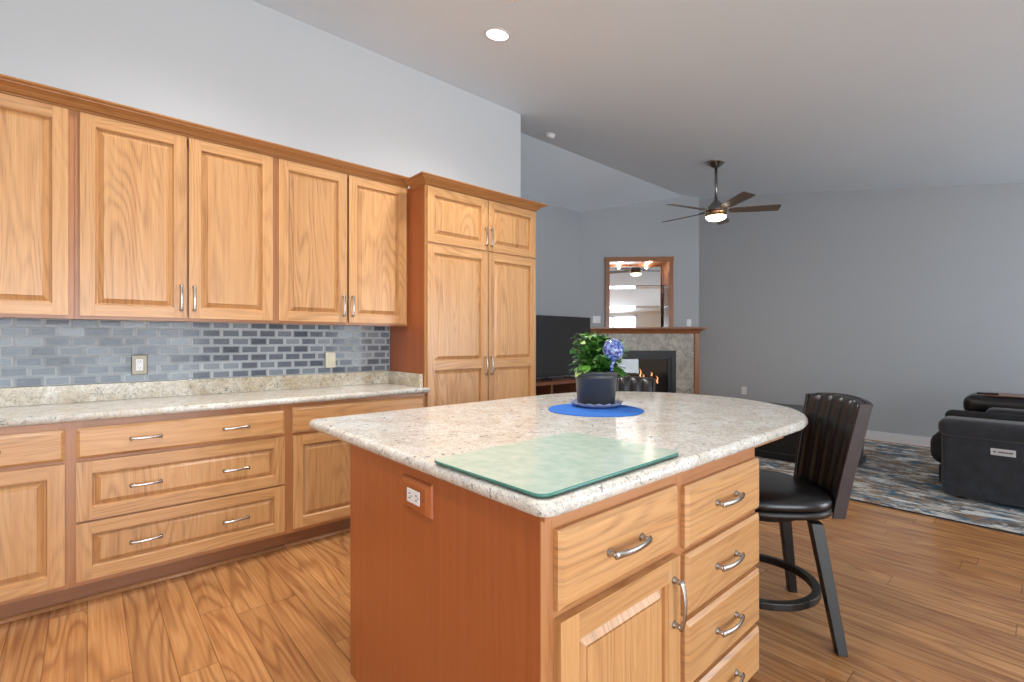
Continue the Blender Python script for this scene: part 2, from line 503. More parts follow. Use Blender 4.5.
# corner wall in fireplace coordinates: s along the wall from the left corner, o out into the room
SD = (C2-C1).normalized(); OD = Vector((-SD.y, SD.x, 0))
if OD.dot(Vector((-1, -1, 0))) < 0: OD = -OD
def F(s, o, z): return C1+SD*s+OD*o+Vector((0, 0, z))
LEN = (C2-C1).length
NS0, NS1, NZ0, NZ1 = 0.445, 1.445, 1.47, 2.575       # niche opening
def slantbox(m, s0, s1, o0, o1, z0, z1, mi=0, grain='z', tone=0.5):
    c = {(a, b, c_): F(s, o, z) for a, s in enumerate((s0, s1)) for b, o in enumerate((o0, o1)) for c_, z in enumerate((z0, z1))}
    off = (random.random()*60, random.random()*60)
    def q(k, ax):
        co = [((s0, s1)[i[0]], (o0, o1)[i[1]], (z0, z1)[i[2]]) for i in k]
        g = {'x': 0, 'y': 1, 'z': 2}[grain]
        axes = [a for a in range(3) if a != ax]
        ua = g if g in axes else axes[0]; va = [a for a in axes if a != ua][0]
        m.face([c[i] for i in k], [(p[ua]+off[0], p[va]+off[1]) for p in co], mi, tone)
    q([(0,1,0),(1,1,0),(1,1,1),(0,1,1)], 1); q([(1,0,0),(0,0,0),(0,0,1),(1,0,1)], 1)
    q([(0,0,0),(0,1,0),(0,1,1),(0,0,1)], 0); q([(1,1,0),(1,0,0),(1,0,1),(1,1,1)], 0)
    q([(0,1,1),(1,1,1),(1,0,1),(0,0,1)], 2); q([(0,0,0),(1,0,0),(1,1,0),(0,1,0)], 2)
m = MB()
slantbox(m, -0.05, NS0, -0.12, 0, 0, 3.45); slantbox(m, NS1, LEN+0.05, -0.12, 0, 0, 3.75)
slantbox(m, NS0, NS1, -0.12, 0, 0, NZ0)
tp = [F(NS0, 0, NZ1), F(NS1, 0, NZ1), F(NS1, 0, 3.72), F(NS0, 0, 3.62)]
m.face(tp)
structure(m.build('wall_fireplace', M['wall_living']), 'grey corner wall that carries the fireplace')

def holed_wall(name, axis, plane, a0, a1, top, holes, mat, th, label):
    m = MB()
    xs = sorted({a0, a1, *[h[0] for h in holes], *[h[1] for h in holes]})
    for i in range(len(xs)-1):
        u0, u1 = xs[i], xs[i+1]
        hz = [h for h in holes if h[0] <= u0+1e-6 and h[1] >= u1-1e-6]
        segs = [(0, hz[0][2]), (hz[0][3], None)] if hz else [(0, None)]
        for z0, z1 in segs:
            t0 = z1 if z1 is not None else top(u0); t1 = z1 if z1 is not None else top(u1)
            def pt(u, z, d): return (u, plane+d, z) if axis == 'x' else (plane+d, u, z)
            P = [pt(u0, z0, 0), pt(u1, z0, 0), pt(u1, t1, 0), pt(u0, t0, 0)]
            Q = [pt(u0, z0, th), pt(u1, z0, th), pt(u1, t1, th), pt(u0, t0, th)]
            m.face(P); m.face(list(reversed(Q)))
            for k in range(4): m.face([P[k], Q[k], Q[(k+1) % 4], P[(k+1) % 4]])
    return structure(m.build(name, mat, weld=False), label)
holed_wall('wall_south', 'x', SOUTH_Y, WEST_X, FX+0.12, lambda u: cz(SOUTH_Y), SOUTH_WIN, M['wall_back'], -0.12, 'warm white wall behind the camera')
holed_wall('wall_west', 'y', WEST_X, SOUTH_Y, WY+0.12, lambda u: cz(u), WEST_WIN, M['wall_back'], -0.12, 'warm white side wall behind the camera')
wi = 1
for axis, plane, wins in (('x', SOUTH_Y, SOUTH_WIN), ('y', WEST_X, WEST_WIN)):
    for (a, b, z0, z1) in wins:
        m = MB()
        def bb(u0, u1, w0, w1, d0=-0.08, d1=0.015):
            if axis == 'x': m.box((u0, plane+d0, w0), (u1, plane+d1, w1))
            else: m.box((plane+d0, u0, w0), (plane+d1, u1, w1))
        t = 0.06
        bb(a, a+t, z0, z1); bb(b-t, b, z0, z1); bb(a, b, z0, z0+t); bb(a, b, z1-t, z1)
        n = 2 if b-a < 2 else 3
        for k in range(1, n): bb(a+(b-a)*k/n-0.025, a+(b-a)*k/n+0.025, z0, z1)
        structure(m.build('window_%d' % wi, M['white'], weld=False), 'white window frame behind the camera')
        wi += 1
# baseboards
m = MB(); m.box((FX-0.016, SOUTH_Y, 0), (FX, C2.y-0.16, 0.11)); m.box((FX-0.022, SOUTH_Y, 0), (FX, C2.y-0.16, 0.085))
structure(m.build('baseboard_far', M['white'], weld=False), 'white baseboard along the far grey wall')
m = MB(); m.box((3.275, LY-0.016, 0), (C1.x, LY, 0.11)); m.box((3.275, LY-0.022, 0), (C1.x, LY, 0.085))
structure(m.build('baseboard_living', M['white'], weld=False), 'white baseboard behind the media console')

# ================================================================ CABINET PARTS
def handle_mesh(name, axis, L=0.135, out=0.030, w=0.0062):
    m = MB()
    n = 14
    pts, rr = [], []
    for i in range(n+1):
        t = -1+2*i/n
        pts.append((t*L*0.5, -(out*(0.66+0.34*(1-t*t))), 0)); rr.append(w*(0.84+0.30*abs(t)**3))
    m.tube(pts, rr, 12, flat=0.5, up=(0, 1, 0))
    for sx in (-1, 1):
        x = sx*L*0.46
        prof = [(w*1.25, 0.0), (w*1.2, 0.003), (w*0.85, 0.007), (w*0.8, out*0.4), (w*0.95, out*0.66)]
        rings = [[(x+r*cos(2*pi*k/14), -z, r*sin(2*pi*k/14)) for k in range(14)] for r, z in prof]
        m.loft(rings)
    if axis == 'z':
        m.v = [(-z, y, x) for x, y, z in m.v]
    o = m.build(name, M['nickel'], weld=True, local=True)
    me = o.data
    bpy.data.objects.remove(o)
    return me
H_X = handle_mesh('handle_mesh', 'x', 0.128, 0.028, 0.0072)
H_Z = handle_mesh('handle_mesh_upright', 'z', 0.145, 0.028, 0.0072)
H_XB = handle_mesh('handle_mesh_wide', 'x', 0.150, 0.034, 0.0092)
H_ZB = handle_mesh('handle_mesh_tall', 'z', 0.138, 0.036, 0.0092)
def handle(parent, at, me):
    o = bpy.data.objects.new('handle', me)
    COL.objects.link(o)
    o.parent = parent
    o.location = Vector(at)-root_of(parent)
    return o

def slab_front(name, parent, x0, x1, z0, z1, y, mat='oak', t=0.02, edge=0.013):
    """flat drawer front with a routed edge, back at y+t, face at y"""
    m = MB()
    off = (random.random()*60, random.random()*60)
    def ring(ins, yy): return [(x0+ins, yy, z0+ins), (x1-ins, yy, z0+ins), (x1-ins, yy, z1-ins), (x0+ins, yy, z1-ins)]
    R = [ring(0, y+t), ring(0, y+0.009), ring(edge*0.55, y+0.004), ring(edge, y)]
    for a, b in zip(R, R[1:]):
        for i in range(4):
            j = (i+1) % 4
            q = [a[i], a[j], b[j], b[i]]
            m.face(q, [(p[0]+off[0], p[2]+p[1]+off[1]) if i % 2 == 0 else (p[0]+off[0], p[2]+off[1]) for p in q])
    m.face(R[-1], [(p[0]+off[0], p[2]+off[1]) for p in R[-1]])
    m.face(list(reversed(R[0])))
    return m.build(name, M[mat], parent)

def panel_door(name, parent, x0, x1, z0, z1, y, rails=None, fw=0.058, mat='oak', t=0.02, pg='z'):
    """raised panel door or drawer front; rails = [(z0, z1)] of extra cross rails"""
    m = MB()
    rb = 0.0035
    # frame boards: stiles full height, rails between
    def board(bx0, bx1, bz0, bz1, grain):
        m.box((bx0, y, bz0), (bx1, y+t, bz1), grain=grain)
    board(x0, x0+fw, z0, z1, 'z'); board(x1-fw, x1, z0, z1, 'z')
    zz = [(z0, z0+fw)]+(rails or [])+[(z1-fw, z1)]
    for a, b in zz: board(x0+fw, x1-fw, a, b, 'x')
    for (a, b) in zip(zz, zz[1:]):
        px0, px1, pz0, pz1 = x0+fw, x1-fw, a[1], b[0]
        off = (random.random()*60, random.random()*60)
        def ring(ins, yy): return [(px0+ins, yy, pz0+ins), (px1-ins, yy, pz0+ins), (px1-ins, yy, pz1-ins), (px0+ins, yy, pz1-ins)]
        b2 = min(0.036, (pz1-pz0)*0.2)
        R = [ring(0, y+0.001), ring(0.005, y+0.008), ring(0.006, y+0.0185), ring(0.010, y+0.0185), ring(b2-0.004, y+0.007), ring(b2-0.0025, y+0.0025)]
        for k, (c, d) in enumerate(zip(R, R[1:])):
            for i in range(4):
                j = (i+1) % 4
                q = [c[i], c[j], d[j], d[i]]
                if k < 2: uv = [((p[0] if i % 2 == 0 else p[2])+off[0], (p[2] if i % 2 == 0 else p[0])+p[1]+off[1]) for p in q]
                else: uv = [(p[2]+off[0], p[0]+off[1]) for p in q] if pg == 'z' else [(p[0]+off[0], p[2]+off[1]) for p in q]
                m.face(q, uv)
        m.face(R[-1], [(p[2]+off[0], p[0]+off[1]) for p in R[-1]] if pg == 'z' else [(p[0]+off[0], p[2]+off[1]) for p in R[-1]])
    # back
    m.face([(x0, y+t, z0), (x0, y+t, z1), (x1, y+t, z1), (x1, y+t, z0)])
    return m.build(name, M[mat], parent, weld=False, bevel=0.0)

def crown_run(m, pts, z0, z1, proj, norms):
    """crown profile swept along pts (outer base line); norms = outward direction at each point"""
    prof = [(0.0, 0.0), (0.006, 0.004), (0.010, 0.010), (0.010, 0.016), (0.018, 0.020), (0.024, 0.030), (0.034, 0.044), (0.052, 0.055), (0.062, 0.060), (0.064, 0.066), (0.074, 0.070), (0.080, 0.078), (0.080, 0.085), (0.0, 0.085)]
    h = (z1-z0)/0.085; w = proj/0.080
    off = random.random()*60
    L = [0]
    for a, b in zip(pts, pts[1:]): L.append(L[-1]+(Vector(b)-Vector(a)).length)
    for i in range(len(pts)-1):
        for k in range(len(prof)-1):
            q, uv = [], []
            for (ii, kk) in ((i, k), (i+1, k), (i+1, k+1), (i, k+1)):
                o, z = prof[kk]
                q.append((pts[ii][0]+norms[ii][0]*o*w, pts[ii][1]+norms[ii][1]*o*w, z0+z*h))
                uv.append((L[ii]+off, kk*0.012+off))
            m.face(q, uv)
    for e in (0, len(pts)-1):
        m.face([(pts[e][0]+norms[e][0]*o*w, pts[e][1]+norms[e][1]*o*w, z0+z*h) for o, z in prof])

D = 3.02            # base and pantry face plane
# ---------------------------------------------------------------- base cabinets
def base_body(root, x0, x1, end=False):
    m = MB()
    m.box((x0, D+0.019, 0.105), (x1, WY-0.002, 0.875))
    m.build('carcass', M['oak_frame'], root)
    # toe kick with a quarter round at the floor
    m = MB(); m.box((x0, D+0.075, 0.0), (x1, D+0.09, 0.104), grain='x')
    m.build('toe_kick', M['toe'], root)
    m = MB()
    n = 6
    P = [(0, 0)]+[(-0.018*cos(pi/2*k/n), 0.018*sin(pi/2*k/n)) for k in range(n+1)]
    rings = [[(x, D+0.075+a, b+0.0005) for a, b in P] for x in (x0, x1)]
    m.loft(rings)
    m.build('quarter_round', M['round'], root)
def frame_part(root, x0, x1, zs, xs):
    m = MB()
    for a, b in xs: m.box((a, D, 0.105), (b, D+0.019, 0.875), grain='z')
    for i in range(len(xs)-1):
        for (z0, z1) in zs: m.box((xs[i][1], D+0.0004, z0), (xs[i+1][0], D+0.019, z1), grain='x')
    m.build('face_frame', M['oak_frame'], root, weld=False)

ZS = [(0.105, 0.140), (0.678, 0.706), (0.838, 0.875)]
# unit with one drawer over one door, at the left edge of the photo
A = thing('base_cabinet', (-0.345, 3.32, 0), 'oak base cabinet with one drawer over one raised door, left of the three-drawer unit', 'cabinet')
base_body(A, -0.632, -0.058)
frame_part(A, -0.632, -0.058, ZS, [(-0.632, -0.597), (-0.098, -0.058)])
d = slab_front('drawer', A, -0.616, -0.077, 0.700, 0.842, 3.0); handle(d, (-0.345, 3.0, 0.772), H_X)
d = panel_door('door', A, -0.616, -0.077, 0.130, 0.685, 3.0); handle(d, (-0.58, 3.0, 0.60), H_Z)
# three-drawer unit
B = thing('base_cabinet', (0.417, 3.32, 0), 'oak base cabinet with three wide drawers, each with two bar handles', 'cabinet')
base_body(B, -0.058, 0.893)
frame_part(B, -0.058, 0.893, [(0.105, 0.140), (0.395, 0.415), (0.678, 0.706), (0.838, 0.875)], [(-0.058, -0.018), (0.852, 0.893)])
d = slab_front('drawer', B, -0.039, 0.871, 0.700, 0.842, 3.0)
for hx in (0.220, 0.617): handle(d, (hx, 3.0, 0.772), H_X)
for z0, z1, hz in ((0.410, 0.685, 0.542), (0.130, 0.399, 0.264)):
    d = panel_door('drawer', B, -0.039, 0.871, z0, z1, 3.0, fw=0.056)
    for hx in (0.220, 0.617): handle(d, (hx, 3.002, hz), H_X)
# two-door unit behind the island corner
Cc = thing('base_cabinet', (1.364, 3.32, 0), 'oak base cabinet with one long drawer over raised doors, half hidden by the island corner', 'cabinet')
base_body(Cc, 0.893, 1.832)
frame_part(Cc, 0.893, 1.832, ZS, [(0.893, 0.934), (1.345, 1.385), (1.795, 1.832)])
d = slab_front('drawer', Cc, 0.916, 1.812, 0.700, 0.852, 3.0)
for hx in (1.20, 1.53): handle(d, (hx, 3.0, 0.755), H_X)
d = panel_door('door', Cc, 0.916, 1.358, 0.130, 0.685, 3.0); handle(d, (1.325, 3.0, 0.60), H_Z)
d = panel_door('door', Cc, 1.370, 1.812, 0.130, 0.685, 3.0); handle(d, (1.403, 3.0, 0.60), H_Z)

# ---------------------------------------------------------------- wall worktop
def bull(outline_fn, z0, z1, m, r=None, n=6):
    """outline_fn(inset) -> points; a half-round edge between z0 and z1"""
    h = (z1-z0)/2
    rings = []
    for k in range(n+1):
        a = -pi/2+pi*k/n
        rings.append([(x, y, z0+h+h*sin(a)) for x, y in outline_fn(h*0.8*(1-cos(a)))])
    m.loft(rings, smooth=True)
wt = thing('wall_worktop', (0.4, 3.3, 0.876), 'long cream granite worktop with low granite upstand along the tiled wall', 'worktop')
m = MB()
def rc(ins): return [(-0.63, 2.985+ins), (1.85-ins*0.3, 2.985+ins), (1.85-ins*0.3, 3.005), (1.833, 3.01), (1.833, WY-0.001), (-0.63, WY-0.001)]
bull(rc, 0.876, 0.914, m)
m.build('slab', M['granite'], wt)
m = MB(); m.box((-0.63, WY-0.028, 0.914), (1.833, WY-0.001, 1.010))
m.build('upstand', M['granite_back'], wt, bevel=0.002)
m = MB(); m.box((1.806, 3.05, 0.914), (1.833, WY-0.028, 1.010))
m.build('upstand', M['granite_back'], wt, bevel=0.003)

# ---------------------------------------------------------------- tile backsplash
bs = thing('tile_backsplash', (0.6, WY, 1.19), 'blue grey glass subway tiles between worktop and wall cabinets', 'tiling')
m = MB(); m.box((-0.63, WY-0.006, 1.010), (1.833, WY-0.0005, 1.372))
m.build('grout', M['grout'], bs)
m = MB()
tw, th_, gap = 0.1095, 0.0528, 0.0048
holes = [(0.190, 0.266, 1.055, 1.168), (1.308, 1.382, 1.055, 1.168)]
r = 0
z = 1.010+0.001
while z < 1.372:
    z1 = min(z+th_-gap, 1.371)
    x = -0.63-(tw/2 if r % 2 else 0)+0.02
    while x < 1.83:
        a, b = max(x, -0.628), min(x+tw-gap, 1.830)
        if b-a > 0.012:
            t_ = random.random()
            if random.random() < 0.35: t_ = 0.5+0.5*random.random()
            yb, yf = WY-0.006, WY-0.0125
            ins = 0.008
            jt = random.uniform(-0.0003, 0.0003)
            o = [(a, z), (b, z), (b, z1), (a, z1)]
            i_ = [(a+ins, z+ins*0.8), (b-ins, z+ins*0.8), (b-ins, z1-ins*0.8), (a+ins, z1-ins*0.8)]
            def P3(l, y, jj=0): return [(p[0], y+(jj if q in (0, 1) else -jj), p[1]) for q, p in enumerate(l)]
            R0, R1, R2 = P3(o, yb), P3(o, yf+0.0015), P3(i_, yf, jt)
            for c_, d_, mm in ((R0, R1, 1), (R1, R2, 1)):
                for k in range(4):
                    m.face([c_[k], c_[(k+1) % 4], d_[(k+1) % 4], d_[k]], None, mm, t_)
            m.face(R2, None, 0, t_)
        x += tw
    z += th_; r += 1
m.build('tile_field', [M['tile'], M['tile_edge']], bs, weld=False)

def outlet(name, c, mat, label, face='duplex'):
    o = thing(name, c, label, 'outlet')
    x, y, z = c
    m = MB(); m.box((x-0.037, y-0.022, z-0.058), (x+0.037, y, z+0.058))
    m.build('cover_plate', M[mat], o, bevel=0.004)
    m = MB(); m.box((x-0.017, y-0.0245, z-0.034), (x+0.017, y-0.021, z+0.034))
    if face == 'duplex':
        m.build('socket', M['white_plastic'], o, bevel=0.002)
        for dz in (-0.018, 0.018):
            m = MB()
            for dx in (-0.006, 0.006): m.box((x+dx-0.0012, y-0.0252, z+dz-0.002), (x+dx+0.0012, y-0.0244, z+dz+0.007))
            m.box((x-0.002, y-0.0252, z+dz-0.010), (x+0.002, y-0.0244, z+dz-0.006))
            m.build('slots', M['dark_slot'], o, weld=False)
    else:
        m.build('rocker', M[mat], o, bevel=0.002)
    return o
outlet('wall_outlet', (0.228, WY-0.0125, 1.111), 'pewter', 'white duplex outlet in a pewter plate on the blue grey tiles')
outlet('wall_outlet', (1.345, WY-0.0125, 1.111), 'almond', 'glossy almond rocker plate on the tiles near the tall pantry', 'rocker')

# ---------------------------------------------------------------- wall cabinets
UF = 3.28
def wall_cab(x0, x1, doors, label, lip0=True):
    r_ = thing('wall_cabinet', ((x0+x1)/2, 3.46, 1.36), label, 'cabinet')
    m = MB(); m.box((x0, UF+0.019, 1.368), (x1, WY-0.002, 2.462)); m.build('carcass', M['oak_frame'], r_)
    m = MB()
    m.box((x0, UF, 1.362), (x0+0.038, UF+0.019, 2.462)); m.box((x1-0.038, UF, 1.362), (x1+0.0015, UF+0.019, 2.462))
    m.box((x0+0.038, UF+0.0004, 1.362), (x1-0.038, UF+0.019, 1.40), grain='x')
    m.box((x0+0.038, UF+0.0004, 2.39), (x1-0.038, UF+0.019, 2.462), grain='x')
    m.build('face_frame', M['oak_frame'], r_, weld=False)
    for (a, b, hx) in doors:
        d = panel_door('door', r_, a, b, 1.379, 2.408, 3.26)
        handle(d, (hx, 3.26, 1.493), H_Z)
    return r_
wall_cab(-0.55, -0.050, [(-0.528, -0.071, -0.49)], 'oak wall cabinet at the left edge of the photo, beyond the double-door units')
wall_cab(-0.050, 0.892, [(-0.028, 0.421, 0.396), (0.433, 0.875, 0.458)], 'double-door oak wall cabinet in the middle of the wall run, above the pewter outlet')
wall_cab(0.892, 1.832, [(0.910, 1.353, 1.328), (1.368, 1.813, 1.392)], 'double-door oak wall cabinet touching the tall pantry')
cr = MB()
crown_run(cr, [(-0.55, UF, 0), (1.834, UF, 0)], 2.411, 2.476, 0.078, [(0, -1), (0, -1)])
o = cr.build('crown_molding', M['crown'], shift=(0.6, UF, 2.41))
tag(o, 'oak crown moulding along the top of the wall cabinets', 'crown moulding')

# ---------------------------------------------------------------- pantry
PX0, PX1 = 1.835, 2.946
Pn = thing('pantry_cabinet', (2.39, 3.32, 0), 'tall oak pantry cabinet with two short doors over two long doors', 'cabinet')
m = MB(); m.box((PX0, D+0.019, 0.105), (PX1, WY-0.002, 2.40)); m.build('carcass', M['oak_dark'], Pn)
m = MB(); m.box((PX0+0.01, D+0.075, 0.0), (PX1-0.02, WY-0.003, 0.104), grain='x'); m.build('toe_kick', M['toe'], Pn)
m = MB()
for a, b in ((PX0, PX0+0.035), (PX1-0.035, PX1)): m.box((a, D, 0.105), (b, D+0.019, 2.40))
for a, b in ((0.105, 0.14), (1.948, 1.982), (2.36, 2.40)): m.box((PX0+0.035, D+0.0004, a), (PX1-0.035, D+0.019, b), grain='x')
m.build('face_frame', M['oak'], Pn, weld=False)
SPL = 2.400
for a, b, hx in ((PX0+0.006, SPL-0.004, SPL-0.027), (SPL+0.006, PX1-0.014, SPL+0.030)):
    d = panel_door('door', Pn, a, b, 1.972, 2.374, 3.0, pg='z'); handle(d, (hx, 3.0, 2.08), H_Z)
    d = panel_door('door', Pn, a, b, 0.130, 1.955, 3.0, rails=[(1.037, 1.102)]); handle(d, (hx, 3.0, 1.052), H_Z)
cr = MB()
s2 = 1.0
crown_run(cr, [(PX0, 3.205, 0), (PX0, D-0.004, 0), (PX1, D-0.004, 0), (PX1, WY-0.01, 0)], 2.384, 2.442, 0.074, [(-1, 0), (-1, -1), (1, -1), (1, 0)])
cr.build('crown', M['crown'], Pn, weld=False)
m = MB(); m.box((PX0, D, 2.40), (PX1, WY-0.002, 2.412)); m.build('top_panel', M['oak_frame'], Pn)

# ================================================================ ISLAND
IX0, IX1, IF, IB = 0.740, 1.868, 0.743, 1.752
I = thing('island_cabinet', (1.29, 1.24, 0), 'oak kitchen island with one door, five drawers and a reddish end panel', 'cabinet')
m = MB(); m.box((IX0+0.0065, IF+0.0195, 0.05), (IX1, IB, 0.875)); m.build('carcass', M['oak_frame'], I)
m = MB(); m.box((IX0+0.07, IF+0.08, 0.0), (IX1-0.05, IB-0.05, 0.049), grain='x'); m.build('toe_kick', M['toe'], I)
m = MB(); m.box((IX0, IF+0.001, 0.0005), (IX0+0.006, IB+0.001, 0.875)); m.build('end_panel', M['oak_dark'], I)
tag(I.children[-1], 'reddish brown plywood end panel')
m = MB()
for a, b in ((IX0+0.001, IX0+0.042), (1.284, 1.338), (IX1-0.03, IX1)): m.box((a, IF, 0.012), (b, IF+0.019, 0.875))
for a, b in ((0.826, 0.875), (0.628, 0.655), (0.012, 0.040)): m.box((IX0+0.040, IF+0.0004, a), (1.284, IF+0.019, b), grain='x')
for a, b in ((0.812, 0.875), (0.606, 0.638), (0.405, 0.432), (0.192, 0.215), (0.012, 0.04)): m.box((1.338, IF+0.0004, a), (IX1-0.03, IF+0.019, b), grain='x')
m.build('face_frame', M['oak_frame'], I, weld=False)
IY = 0.721
d = slab_front('drawer', I, 0.782, 1.290, 0.648, 0.830, IY, t=0.0215); handle(d, (1.026, IY, 0.733), H_XB)
d = panel_door('door', I, 0.782, 1.290, 0.030, 0.628, IY, t=0.0215, fw=0.062); handle(d, (1.256, IY, 0.503), H_ZB)
for z0, z1 in ((0.630, 0.817), (0.426, 0.613), (0.212, 0.409), (0.030, 0.195)):
    d = slab_front('drawer', I, 1.333, 1.866, z0, z1, IY, t=0.0215); handle(d, (1.590, IY, (z0+z1)/2+0.005), H_XB)
m = MB(); m.box((IX0+0.001, IF-0.012, 0.8565), (2.12, IF-0.0005, 0.8755), grain='x')
m.build('support_board', M['oak_frame'], I, weld=False)

iw = thing('island_worktop', (1.6, 1.4, 0.876), 'cream and grey granite island worktop with a large rounded right end', 'worktop')
m = MB()
def isl(ins):
    x0, y0, y1 = 0.703+ins, 0.691+ins, 2.126-ins
    r, cx = (y1-y0)/2, 2.180
    cy = (y0+y1)/2
    pts = []
    def arc(ax, ay, rad, a0, a1, n):
        for k in range(n+1):
            a = radians(a0+(a1-a0)*k/n); pts.append((ax+rad*cos(a), ay+rad*sin(a)))
    arc(x0+0.04-ins*0.5, y0+0.04-ins*0.5, 0.04-ins*0.5, 180, 270, 6)
    arc(cx, cy, r, -90, 90, 48)
    arc(x0+0.04-ins*0.5, y1-0.04+ins*0.5, 0.04-ins*0.5, 90, 180, 6)
    return pts
bull(isl, 0.876, 0.914, m, n=8)
m.build('slab', M['granite'], iw)

# outlet in the end panel
io = thing('side_outlet', (IX0, 1.258, 0.789), 'white outlet in a wooden frame on the reddish island end panel', 'outlet')
m = MB()
def ringx(hy_, hz_, x): return [(x, 1.258+hy_, 0.789-hz_), (x, 1.258-hy_, 0.789-hz_), (x, 1.258-hy_, 0.789+hz_), (x, 1.258+hy_, 0.789+hz_)]
m.loft([ringx(0.082, 0.049, IX0), ringx(0.080, 0.047, IX0-0.006), ringx(0.066, 0.036, IX0-0.017), ringx(0.040, 0.022, IX0-0.017)], smooth=False)
m.build('wood_plate', M['oak_dark'], io)
m = MB(); m.box((IX0-0.019, 1.258-0.036, 0.789-0.0205), (IX0-0.015, 1.258+0.036, 0.789+0.0205))
m.build('socket', M['white_plastic'], io, bevel=0.0015)
for dy in (-0.019, 0.019):
    m = MB()
    for dz in (-0.007, 0.007): m.box((IX0-0.0198, 1.258+dy-0.004, 0.789+dz-0.0014), (IX0-0.0188, 1.258+dy+0.004, 0.789+dz+0.0014))
    m.box((IX0-0.0198, 1.258+dy-0.012, 0.789-0.002), (IX0-0.0188, 1.258+dy-0.008, 0.789+0.002))
    m.build('slots', M['dark_slot'], io, weld=False)
for dy in (-0.052, 0.052):
    m = MB(); m.lathe([(0.004, 0), (0.0038, 0.002), (0.0, 0.0025)], seg=12)
    m.v = [(IX0-0.0165-z_, 1.258+dy+y_, 0.789+x_) for x_, y_, z_ in m.v]
    m.build('screw', M['nickel_dark'], io)

# ================================================================ ON THE ISLAND
# glass cutting board
gb = thing('cutting_board', (1.0, 0.925, 0.915), 'rectangular frosted green glass cutting board on the island corner', 'cutting board')
m = MB()
def rr_(cx, cy, hx, hy_, rad, ins=0, n=6, rot=0.0):
    P = []
    for (sx, sy, a0) in ((-1, -1, 180), (1, -1, 270), (1, 1, 0), (-1, 1, 90)):
        for k in range(n+1):
            a = radians(a0+90*k/n)
            x, y = sx*(hx-rad)+(rad-ins)*cos(a), sy*(hy_-rad)+(rad-ins)*sin(a)
            P.append((cx+x*cos(rot)-y*sin(rot), cy+x*sin(rot)+y*cos(rot)))
    return P
BA = (1.004, 0.928, 0.296, 0.212, 0.03)
RB = [[(x, y, z_) for x, y in rr_(*BA, ins=i_, rot=0.02)] for i_, z_ in ((0.002, 0.9185), (0.0, 0.9195), (0.0, 0.9245), (0.002, 0.9260))]
m.loft(RB[:1]+RB[1:], m=1, cap0=True, cap1=False)
m.face(RB[-1], None, 0)
m.build('glass_plate', [M['board'], M['board_edge']], gb)
for dx, dy in ((-0.25, -0.17), (0.25, -0.17), (0.25, 0.17), (-0.25, 0.17)):
    m = MB(); m.lathe([(0.008, 0.9142), (0.008, 0.9184)], (1.004+dx, 0.928+dy, 0), 12)
    m.build('rubber_foot', M['white_plastic'], gb)

mt = (1.858, 1.486)
m = MB()
n = 60
def blob(rad, z): return [(mt[0]+rad*(1+0.012*sin(3*a)+0.008*sin(7*a+1))*cos(a), mt[1]+rad*(1+0.012*sin(3*a)+0.008*sin(7*a+1))*sin(a), z) for a in [2*pi*k/n for k in range(n)]]
m.loft([blob(0.228, 0.9143), blob(0.230, 0.916), blob(0.227, 0.918)])
tag(m.build('placemat', M['mat'], shift=(mt[0], mt[1], 0.9143)), 'round royal blue felt mat under the potted plant', 'placemat')

pc = (1.950, 1.555)
# scalloped glass saucer
m = MB()
n = 96
def scal(rad, z, amp=0.0, za=0.0): return [(pc[0]+rad*(1+amp*cos(16*a))*cos(a), pc[1]+rad*(1+amp*cos(16*a))*sin(a), z+za*cos(16*a)) for a in [2*pi*k/n for k in range(n)]]
m.loft([scal(0.085, 0.919), scal(0.10, 0.920), scal(0.120, 0.928, 0.03, 0.002), scal(0.131, 0.940, 0.05, 0.004), scal(0.128, 0.942, 0.05, 0.004), scal(0.116, 0.931, 0.03, 0.002), scal(0.098, 0.9235), scal(0.085, 0.9232)])
tag(m.build('glass_saucer', M['saucer_glass'], shift=(pc[0], pc[1], 0.919)), 'scalloped clear glass saucer under the plant pot', 'saucer')

pp = thing('potted_plant', (pc[0], pc[1], 0.924), 'leafy green plant in a dark grey plastic pot on the blue mat', 'plant')
m = MB()
m.lathe([(0.091, 0.924), (0.0935, 0.926), (0.1045, 1.058), (0.107, 1.060), (0.108, 1.074), (0.1065, 1.077), (0.1085, 1.079), (0.110, 1.090), (0.112, 1.095), (0.1105, 1.098), (0.107, 1.096), (0.104, 1.07), (0.101, 1.05)], (pc[0], pc[1], 0), 48)
m.build('pot', M['pot'], pp)
m = MB(); m.lathe([(0.1015, 1.070), (0.1025, 1.080), (0.06, 1.086), (0.0, 1.088)], (pc[0], pc[1], 0), 32)
m.build('soil', M['soil'], pp)
stems, leaves = MB(), MB()
rnd = random.Random(11)
def add_leaf(base, dirv, L, wd, tone):
    d_ = dirv.normalized()
    side = d_.cross(Vector((0, 0, 1)))
    if side.length < 0.1: side = Vector((1, 0, 0))
    side.normalize(); nrm = side.cross(d_).normalized()
    tw_ = rnd.uniform(-0.6, 0.6)
    side = (side*cos(tw_)+nrm*sin(tw_)).normalized(); nrm = side.cross(d_).normalized()
    prof = [(0, 0.02), (0.15, 0.42), (0.35, 0.88), (0.55, 1.0), (0.78, 0.72), (0.92, 0.34), (1.0, 0.02)]
    prev = None
    for t, w_ in prof:
        c_ = base+d_*(L*t)+Vector((0, 0, -0.35*L*t*t))
        a = c_+side*(wd*w_)+nrm*(0.22*wd*w_); b = c_-side*(wd*w_)+nrm*(0.22*wd*w_)
        if prev:
            leaves.face([prev[0], prev[1], c_, a], None, 0, tone, True); leaves.face([prev[1], prev[2], b, c_], None, 0, tone, True)
        prev = (a, c_, b)
